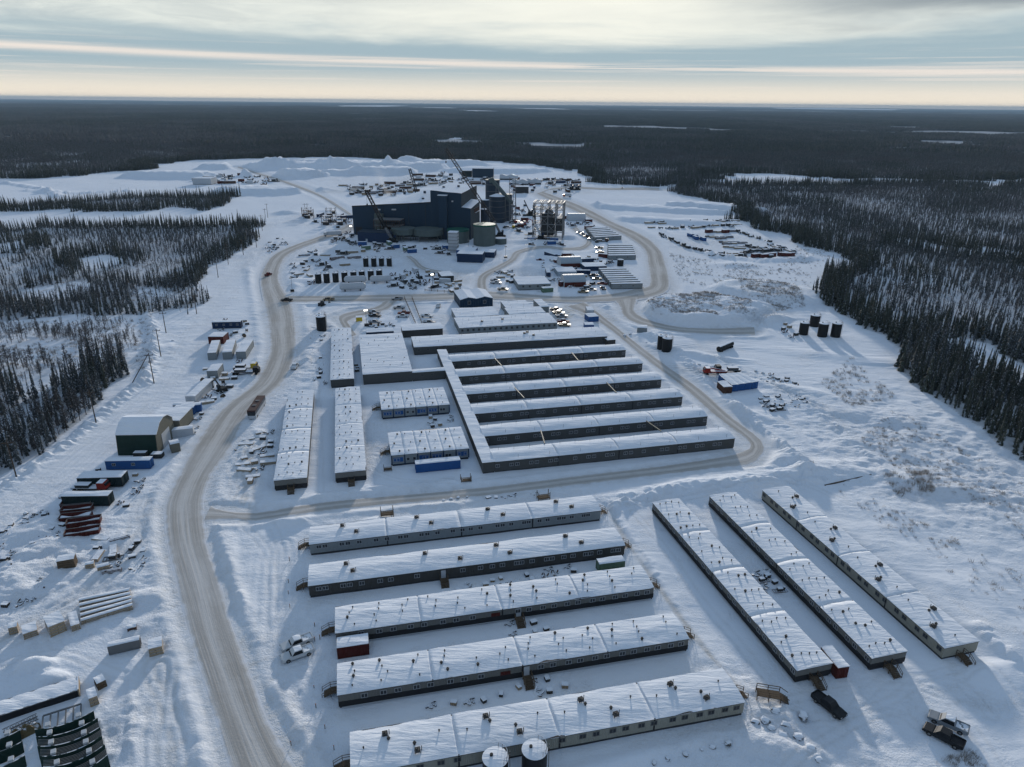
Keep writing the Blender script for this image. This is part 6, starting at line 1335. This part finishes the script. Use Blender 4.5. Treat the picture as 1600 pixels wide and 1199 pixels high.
for zone,poly,n,kinds,sc in ZONES:
    W=GP(poly); xs=[p[0] for p in W]; ys=[p[1] for p in W]; ks=kinds.split(); c=0; tries=0
    while c<n and tries<n*40:
        tries+=1; x=random.uniform(min(xs),max(xs)); y=random.uniform(min(ys),max(ys))
        if not inpoly(np.array([x]),np.array([y]),W)[0]: continue
        k=ks[c%len(ks)]; rad=sc*(3.2 if k in('dark','rust','rack') else 2.0)
        if any((x-a)**2+(y-b)**2<(rad+r)**2*.8 for a,b,r in PLACED): continue
        bad=False
        for (ax,ay,L,W_,rz) in PADS:
            dx,dy=x-ax,y-ay; u=dx*math.cos(rz)+dy*math.sin(rz); v=-dx*math.sin(rz)+dy*math.cos(rz)
            if -1<u<L+1 and -1<v<W_+1: bad=True
        if bad or road_field(np.array([x]),np.array([y]))[0]<1.5: continue
        PLACED.append((x,y,rad)); c+=1
        put(k,x,y,TH+random.choice((0,0,0,math.pi/2))+random.gauss(0,.25),sc,zone)
# gridded laydown yard on the right
LROWS=[((1012,350),(1150,346),16,'timber skid scrap pipes'),((1022,358),(1160,353),12,'timber scrap gcrate'),((1030,366),(1065,384),7,'gcrate scrap skid'),((1105,364),(1150,362),5,'red timber pipes'),((1110,372),(1140,371),4,'pipes timber'),((1075,369),(1095,376),4,'blue scrap'),
 ((1128,381),(1165,381),5,'pipes timber pipes'),((1135,387),(1160,388),4,'timber pipes'),((1150,362),(1205,380),8,'skid gcrate scrap'),((1160,395),(1225,391),11,'skid scrap rskid'),((1070,385),(1130,402),6,'gcrate skid scrap'),((1182,404),(1212,402),4,'red gcrate'),((1222,401),(1232,401),2,'red red'),((1110,399),(1165,401),6,'scrap rskid timber'),((1205,384),(1245,396),6,'scrap gcrate timber'),((1170,388),(1215,394),7,'rskid scrap skid')]
for ri,(a,b,n,ks) in enumerate(LROWS):
    A,B=G(*a),G(*b); ks=ks.split(); n=int(n*1.6)
    for i in range(n):
        t=(i+.5)/n; x,y=A[0]+(B[0]-A[0])*t+random.gauss(0,1.2),A[1]+(B[1]-A[1])*t+random.gauss(0,2.5); put(ks[(i*5+i//3)%len(ks)],x,y,math.atan2(B[1]-A[1],B[0]-A[0])+random.gauss(0,.12),1.3,('in the back rows' if a[1]<362 else 'in the middle rows' if a[1]<385 else 'in the front rows')+' of the gridded laydown yard')
# rocks and blocks
def k_rock(seed):
    def fn():
        rr=random.Random(seed); r=E('boulder','x','boulder',(0,0,0)); vs=[]; mb=MB(); pr=[(1,.0),(.95,.45),(.6,.85),(.15,1.0)]
        for rad,z in pr:
            for k in range(7): a=k*.8976; q=rad*(.75+.4*rr.random()); vs.append((q*math.cos(a),q*.8*math.sin(a),z*.8*(.85+.3*rr.random())))
        mb.add(vs,[(j*7+k,j*7+(k+1)%7,(j+1)*7+(k+1)%7,(j+1)*7+k) for j in range(3) for k in range(7)]+[tuple(21+k for k in range(7))]); mb.build('rock',M_ROCK,r)
        MB().grid(5,5,lambda u,v:((u-.5)*1.3,(v-.5)*1.0,.72+.2*math.sin(u*3.14)*math.sin(v*3.14))).build('snow_cap',M_ROOF,r,True); return r
    return fn
ROCKS=[('lining the track by the four blue containers',[(1071,568),(1083,569),(1092,571),(1104,573),(1114,575),(1181,581),(1192,584),(1209,591),(1221,596),(1231,601),(1241,605)],.9),
('below the cream dormitory',[(1071,1179),(1096,1172),(1113,1168),(1138,1162),(1022,1192),(1043,1186)],.55),
('in the cluster by the timber walkway',[(1180,1130),(1195,1128),(1205,1139),(1222,1151),(1228,1135),(1247,1153),(1212,1113),(1240,1178),(1266,1171),(1278,1189),(1178,1151),(1255,1120)],.8),
('on the verge right of the main hall',[(976,525),(985,523),(1000,519),(1003,532),(1010,537),(1020,542)],.8),
('beside the camp road',[(716,778),(730,777),(705,780),(693,783)],.5),('at the wood edge of the wide cleared strip',[(270,533),(288,455),(213,768),(130,765),(97,777),(70,802),(40,803),(16,826)],.7)]
for zn,ps,sc in ROCKS:
    for i,p in enumerate(ps): c=G(*p); s=sc*random.uniform(.8,1.3); spawn(('rock',i%2),k_rock(i%2),'snow capped boulder '+zn,(c[0],c[1],-.08),random.random()*6,group='snow capped boulders '+zn,scale=(s,s,s))
# marker posts along the west side of the lower camp
for i,p in enumerate(((452.5,877),(451,912),(451,930),(453,950),(492,981),(492,1003),(491,1078),(494,1108),(500,1000),(522,1172),(470,860),(455,1165),(508,1140))):
    c=G(*p); put('post',c[0],c[1],0,.8,'along the path west of the lower dormitories')
# ---------------------------------------------------------------- named pieces in the near yards
def bigstack(name,label,cat,FLp,FRp,depth,h,m,layers=3,gap=.12,cap=True):
    A,B=G(*FLp)[:2],G(*FRp)[:2]; d=B-A; L=float(np.hypot(*d)); root=E(name,label,cat,A,math.atan2(d[1],d[0])); lh=h/layers
    for k in range(layers):
        MB().box(.03*k,L-.03*k,0,depth,k*lh+.05,(k+1)*lh-gap*.4).build('layer',m,root)
    s=MB()
    for t in (.08,.5,.92):
        for k in range(layers): s.box(L*t-.06,L*t+.06,-.03,depth+.03,k*lh-.04,k*lh+.05)
    s.build('bearers',M_WOOD,root)
    if cap: MB().grid(6,4,lambda u,v:(u*L,v*depth,h+.04+.12*math.sin(v*3.1)*(.8+.4*math.sin(u*8)))).build('snow_cap',M_ROOF,root,True)
    return root
bigstack('lumber_pack','square pack of lumber at the left end of the lumber line','lumber pack',(15,993),(29.5,989),1.6,1.6,M_LUMBER)
bigstack('lumber_pack','snow topped double lumber pack, second in the lumber line','lumber pack',(38,1001),(61,993),3.0,1.4,M_LUMBER)
bigstack('lumber_pack','tall lumber pack, third in the lumber line','lumber pack',(80,998),(106,987),4.0,2.6,M_LUMBER,4)
bigstack('lumber_pack','narrow lumber pack beside the long beams','lumber pack',(113,989),(127,984),4.6,1.5,M_LUMBER)
for k in range(5):
    c=(128+k*-.9,978-k*8.0); e=(209-k*1.2,953-k*5.9)
    bigstack('beam_bundle',('nearest','second','third','fourth','farthest')[k]+' long snow topped beam bundle of the five right of the lumber packs','beam bundle',c,e,.9,1.1,M_LUMBER,3)
bigstack('lumber_pack','lumber pack under snow beside the main road, right of the grey shed','lumber pack',(234,1028),(256,1022),2.8,1.9,M_LUMBER,3)
bigstack('lumber_pack','small red brown pack above the grey shed','lumber pack',(200,991),(215,987),1.2,1.2,M_RUST,2)
bigstack('lumber_pack','lumber pack on edge beside the long white roof piece','lumber pack',(142,1107),(156,1101),2.5,2.0,M_LUMBER,3)
bigstack('lumber_pack','dark crate pack behind the pale one near the white roof piece','lumber pack',(154,1080),(168,1073),2.0,1.5,M_WOOD,2)
A,B=G(-60,1150)[:2],G(124,1089)[:2]; d=B-A; L=float(np.hypot(*d)); root=E('roof_section','long snow covered roof section lying across the lower left corner','roof section',A,math.atan2(d[1],d[0]))
MB().box(0,L,0,.25,0,1.5).box(0,L,3.2,3.45,0,1.3).build('side_beams',M_DARK,root); MB().box(L+.0,L+.2,-.1,3.5,0,1.7).build('end_plate',M_LUMBER,root); MB().grid(30,6,lambda u,v:(u*L,-.1+v*3.6,1.55+.12*math.sin(v*3.14)+.05*math.sin(u*31+v*5))).build('snow_cover',M_ROOF,root,True); MB().box(0,L,-.1,3.5,1.4,1.53).build('deck',M_STEEL,root)
# curved green tank plates
def plate(label,a,b,sag,h,m=M_GRNPL,tilt=.35,rails=5):
    A,B=G(*a)[:2],G(*b)[:2]; d=B-A; L=float(np.hypot(*d)); root=E('curved_plate',label,'steel plate',A,math.atan2(d[1],d[0])); n=20
    def P(u,z,o=0): s=-sag*4*u*(1-u); return (u*L,s+z*tilt+o,z)
    mb=MB(); mb.grid(n,3,lambda u,v:P(u,v*h)); mb.grid(n,3,lambda u,v:P(u,v*h,.14)); mb.grid(n,1,lambda u,v:P(u,h,v*.14)); mb.build('plate',m,root,True)
    r=MB()
    for k in range(rails):
        z=h-.02; 
        for i in range(n): r.bar(P(i/n,z,.3+k*.28),P((i+1)/n,z,.3+k*.28),.06)
    if rails: r.build('stiffener_bars',M_STEEL,root)
    for t in (.22,.74): p=P(t,h,.7); MB().box(p[0]-.35,p[0]+.35,p[1]-.4,p[1]+.4,h,h+.35).build('spacer_block',M_WHITE,root)
for i,(a,b,s) in enumerate((((58,1160),(150,1130),1.0),((60,1172),(156,1142),1.1),((62,1187),(160,1156),1.2),((66,1203),(163,1170),1.2),((72,1220),(168,1184),1.2),((80,1240),(173,1200),1.2))):
    plate(('farthest','second','third','fourth','fifth','nearest')[i]+' curved dark green tank plate in the nested stack at lower left',a,b,s,2.0,rails=0 if i in(0,1) else 5)
for i,(a,b,s) in enumerate((((-40,1180),(34,1158),.8),((-40,1200),(38,1176),.9),((-40,1225),(42,1198),.9))):
    plate(('upper','middle','lower')[i]+' curved dark green plate at the very left photo edge',a,b,s,1.7,rails=0)
A,B=G(66,1152)[:2],G(127,1132)[:2]; d=B-A; L=float(np.hypot(*d)); root=E('ladder_frame','white steel ladder frame lying behind the green plates','steel frame',A,math.atan2(d[1],d[0])); fr=MB().box(0,L,0,.2,.5,.75).box(0,L,4.0,4.2,.5,.75); fr.build('side_rails',M_STEEL,root)
for k in range(6): MB().box(k*L/5-.1,k*L/5+.1,.2,4.0,.52,.73).build('rung',M_STEEL,root)
A,B=G(12,1166)[:2],G(66,1140)[:2]; d=B-A; root=E('straw_bundle','long mound of straw coloured scrap behind the green plates','scrap heap',A,math.atan2(d[1],d[0])); L=float(np.hypot(*d)); MB().grid(24,8,lambda u,v:(u*L,v*2.4,1.5*math.sin(v*3.14)*math.sin(u*3.14)**.5*(.8+.3*math.sin(u*23+v*11))-.05)).build('straw_heap',mat('straw',(.16,.12,.06),.9,var=.4,scale=5,snow=.1,bump=.1),root,True)
MB().truss((0,2.8,.6),(L,2.8,.6),.7,.08,12).build('lattice_rail',M_STEEL,root)
# timber cradles, walkway, posts, benches
def cradle(label,p,rz,s=1.):
    c=G(*p); root=E('timber_cradle',label,'timber frame',c,rz); root.scale=(s,s,s); MB().box(-1.5,1.5,-.8,.8,.5,.7).build('deck',M_WOOD,root)
    for x in (-1.5,1.5):
        for y in (-.8,.8): MB().box(x-.08,x+.08,y-.08,y+.08,-.1,2.3).build('post',M_WOOD,root)
    for k in range(3): MB().box(-1.42,1.42,-.86,-.76,.85+k*.45,1.0+k*.45).build('rail',M_WOOD,root)
cradle('timber loading frame by the camp road, right one',(849,780),TH); cradle('timber loading frame by the camp road, left one',(605,806),TH); cradle('timber loading frame near the corner of the lowest wing',(728,753),TH,.9); cradle('low timber frame beside the blue container corner',(606,735),TH,.7)
c=G(1206,1092); root=E('timber_walkway','wooden walkway with railings between the cream row and the black pickup','walkway',c,R(-12)); MB().box(-2.6,1.2,-.9,.9,.9,1.05).build('deck',M_WOOD,root)
for k in range(4): MB().box(1.2+k*.35,1.6+k*.35,-.9,.9,.7-k*.2,.8-k*.2).build('step',M_WOOD,root)
for y in (-.9,.9):
    for x in (-2.6,-.7,1.2): MB().box(x-.06,x+.06,y-.06,y+.06,-.1,2.0).build('post',M_WOOD,root)
    MB().bar((-2.6,y,2.0),(1.2,y,2.0),.1).bar((1.2,y,2.0),(2.6,y,1.1),.1).bar((-2.6,y,1.5),(1.2,y,1.5),.08).build('handrail',M_WOOD,root)
A,B=G(1288,760),G(1360,747); root=E('fallen_pole','long dark pole lying in the snow above the right hand dormitories','pole',A,0); MB().cyl((0,0,.2),(B[0]-A[0],B[1]-A[1],1.0),.25,.18,n=8).build('pole',M_POLE,root); MB().box((B[0]-A[0])*.48-.5,(B[0]-A[0])*.48+.5,(B[1]-A[1])*.48-.4,(B[1]-A[1])*.48+.4,0,.7).build('support_block',M_JUNK,root)
hs=[G(*p,.25) for p in ((1497,971),(1520,978),(1535,990),(1552,1004),(1566,1018),(1580,1032),(1597,1040))]; mb=MB()
for a,b in zip(hs[:-1],hs[1:]): mb.cyl(a,b,.28,n=8)
tag(mb.build('supply_hose',M_BLACK),'thick black hose snaking over snow at the near end of the cream row','hose')
# rail fences of the parking lot
for lb,a,b in (('left rail fence crossing the parking lot',(632,467),(649,506)),('right rail fence crossing the parking lot',(644,467),(659,506)),('long rail fence along the middle road',(664,455),(745,460))):
    A,B=G(*a),G(*b); d=B-A; L=float(np.hypot(d[0],d[1])); root=E('rail_fence',lb,'fence',A,math.atan2(d[1],d[0])); n=int(L/3.2)
    for k in range(n+1): MB().box(k*L/n-.1,k*L/n+.1,-.1,.1,-.1,1.35).build('fence_post',M_WOOD,root)
    MB().box(0,L,-.16,-.1,.9,1.05).build('top_rail',M_WOOD,root); MB().box(0,L,-.16,-.1,.45,.6).build('lower_rail',M_WOOD,root)
c=G(561.5,503); root=E('yellow_bin','bright yellow bin inside the snow ringed circle of the parking lot','bin',c,.2); MB().box(-1.4,1.4,-1.1,1.1,0,2.4).build('body',M_YEL,root); MB().box(-1.5,1.5,-1.2,1.2,2.4,2.6).build('snow_cap',M_ROOF,root)
bigstack('site_shed','dark plank shack in the lower left yard beside the track','shed',(91,893),(119,888),2.4,2.4,M_WOOD,4)
bigstack('beam_bundle','short beam bundle right of the dark plank shack','beam bundle',(134,890),(148,887),1.2,1.1,M_LUMBER,2); bigstack('beam_bundle','longer beam bundle right of the short one in the lower left yard','beam bundle',(153,895),(172,890),1.2,1.2,M_LUMBER,2)
# far sheds
def simple_shed(label,FL,FR,BK,h,m): block('far_shed',label,frame(FL,FR,BK,h,0),h,m,seed=77)
simple_shed('dark box shed in the far yard with snow roof, right one',(738,263.5),(771,263),(742,260.5),12,M_NAVY); simple_shed('lower dark shed left of the far box shed',(722,267),(737,266.8),(724,265.4),8,M_TEAL)
simple_shed('dark round ended shed beside the conveyor foot',(805,292),(826,292),(808,290),7,M_JUNK); simple_shed('low pale shed in the distant left yard',(300,279),(330,279),(306,276.5),7,M_WHITE)
for lb,p,r_ in (('white domed tent in the far yard',(813,289),10),('pale wavy tent left of the conveyor tower',(795,281),12),('pale tent right of the white domed one',(834,288),9)):
    c=G(*p); root=E('storage_tent',lb,'tent',c,0); MB().grid(16,8,lambda u,v:(-r_+2*r_*u,r_*.6*(1-2*v),7*math.sin(v*3.14)**.6*(.9+.12*math.sin(u*12)))).build('cover',M_WHITE,root,True); MB().box(-r_,r_,-r_*.62,-r_*.58,0,2).build('base_wall',M_JUNK,root)
# brush and dry grass
def brush():
    P=[]
    for poly,n,h in (([(1400,640),(1480,690),(1600,760),(1800,880),(1640,900),(1560,800),(1440,760),(1340,690)],1000,.8),([(1010,480),(1040,468),(1110,466),(1170,480),(1180,500),(1120,505),(1020,500)],2200,.8),([(1150,440),(1240,450),(1260,480),(1200,490),(1160,470)],1200,1.0),
      ([(1330,560),(1400,620),(1330,640),(1280,600)],350,1.0),([(1380,745),(1450,745),(1460,775),(1390,780)],120,1.3),([(1260,730),(1600,900),(1600,1000),(1300,760)],350,.8),([(0,505),(200,500),(150,560),(0,600)],800,1.2),([(0,440),(300,400),(300,480),(0,500)],900,1.3),([(1000,385),(1140,415),(1250,420),(1120,450),(1060,440)],1500,.9),([(1450,1195),(1520,1170),(1540,1199)],60,.8),([(1250,380),(1330,405),(1270,430),(1290,460),(1200,430)],700,1.0),([(200,500),(240,490),(240,570),(214,590)],200,1.2)):
        W=GP(poly); xs=[p[0] for p in W]; ys=[p[1] for p in W]; x=rng.uniform(min(xs),max(xs),n*3); y=rng.uniform(min(ys),max(ys),n*3); m=inpoly(x,y,W)&((vn(x/9,y/9)*.6+vn(x/2.5,y/2.5)*.4)+rng.uniform(-.22,.22,len(x))>.50); x,y=x[m][:n],y[m][:n]; rd=road_field(x,y)>4; x,y=x[rd],y[rd]
        P.append(np.stack([x,y,terrain(x,y)[0],np.full(len(x),h)*rng.uniform(.5,1.3,len(x))],1))
    P=np.concatenate(P); S=[]
    for v in range(4):
        r=random.Random(v+5); mb=MB()
        for i in range(22): a=r.random()*6.28; l=.25+.5*r.random(); w=.02; x0,y0=r.uniform(-.5,.5),r.uniform(-.5,.5); mb.add([(x0-w,y0,0),(x0+w,y0,0),(x0+l*.5*math.cos(a),y0+l*.5*math.sin(a),.5+l)],[(0,1,2)])
        S.append(src('tuft_source',mb,mat('dry_stalks',(.32,.28,.245),.9,var=.3)))
    n=len(P); s=P[:,3]*.8; gn_instances('dry_brush',P[:,:3],np.stack([s*1.3,s*1.3,s],1),np.stack([np.zeros(n),np.zeros(n),rng.uniform(0,6.28,n)],1),S,'dry brown brush and grass poking through the snow','brush')
def haze():
    mb=MB().box(-92000,92000,-3000,38000,-14,128); mt=bpy.data.materials.new('haze_air'); mt.use_nodes=True; nt=mt.node_tree
    for n in list(nt.nodes):
        if n.type=='BSDF_PRINCIPLED': nt.nodes.remove(n)
    v=nt.nodes.new('ShaderNodeVolumePrincipled'); v.inputs['Color'].default_value=(.38,.54,.70,1); v.inputs['Density'].default_value=4.6e-5; v.inputs['Anisotropy'].default_value=.0
    nt.links.new(v.outputs[0],nt.nodes['Material Output'].inputs['Volume'])
    tag(mb.build('haze',mt),kind='stuff',label='thin cold haze over the far forest',cat='haze')

def steam():
    c=G(590,306); root=MB().box(-26,26,-14,14,0,36); mt=bpy.data.materials.new('steam'); mt.use_nodes=True; nt=mt.node_tree; N=nt.nodes; L=nt.links
    for n in list(N):
        if n.type=='BSDF_PRINCIPLED': N.remove(n)
    tc=N.new('ShaderNodeTexCoord'); sp=N.new('ShaderNodeSeparateXYZ'); L.new(tc.outputs['Object'],sp.inputs[0])
    nz=N.new('ShaderNodeTexNoise'); nz.inputs['Scale'].default_value=.11; nz.inputs['Detail'].default_value=4; L.new(tc.outputs['Object'],nz.inputs['Vector'])
    def m(op,a,b=None,c=None):
        n=N.new('ShaderNodeMath'); n.operation=op
        for i,v in enumerate((a,b,c)):
            if v is None: continue
            if isinstance(v,(int,float)): n.inputs[i].default_value=v
            else: L.new(v,n.inputs[i])
        return n.outputs[0]
    x,y,z=sp.outputs
    cx=m('MULTIPLY_ADD',z,-.42,12.); dx=m('SUBTRACT',x,cx); r=m('SQRT',m('ADD',m('MULTIPLY',dx,dx),m('MULTIPLY',y,y))); w=m('MULTIPLY_ADD',z,.10,5.)
    f=m('SUBTRACT',1.,m('DIVIDE',r,w)); f=m('ADD',f,m('MULTIPLY_ADD',nz.outputs[0],2.4,-1.35)); f=m('MAXIMUM',f,0.); f=m('MULTIPLY',f,m('MAXIMUM',m('MULTIPLY_ADD',z,-.030,1.),0.))
    v=N.new('ShaderNodeVolumePrincipled'); v.inputs['Color'].default_value=(.95,.95,.95,1); v.inputs['Anisotropy'].default_value=.3; L.new(m('MULTIPLY',f,.06),v.inputs['Density']); L.new(v.outputs[0],N['Material Output'].inputs['Volume'])
    o=root.build('steam_plume',mt); o.location=(c[0],c[1],0); tag(o,kind='stuff',label='thin steam plume drifting up left of the far yard',cat='steam')
build_ground(); build_forest(); brush(); steam(); haze()
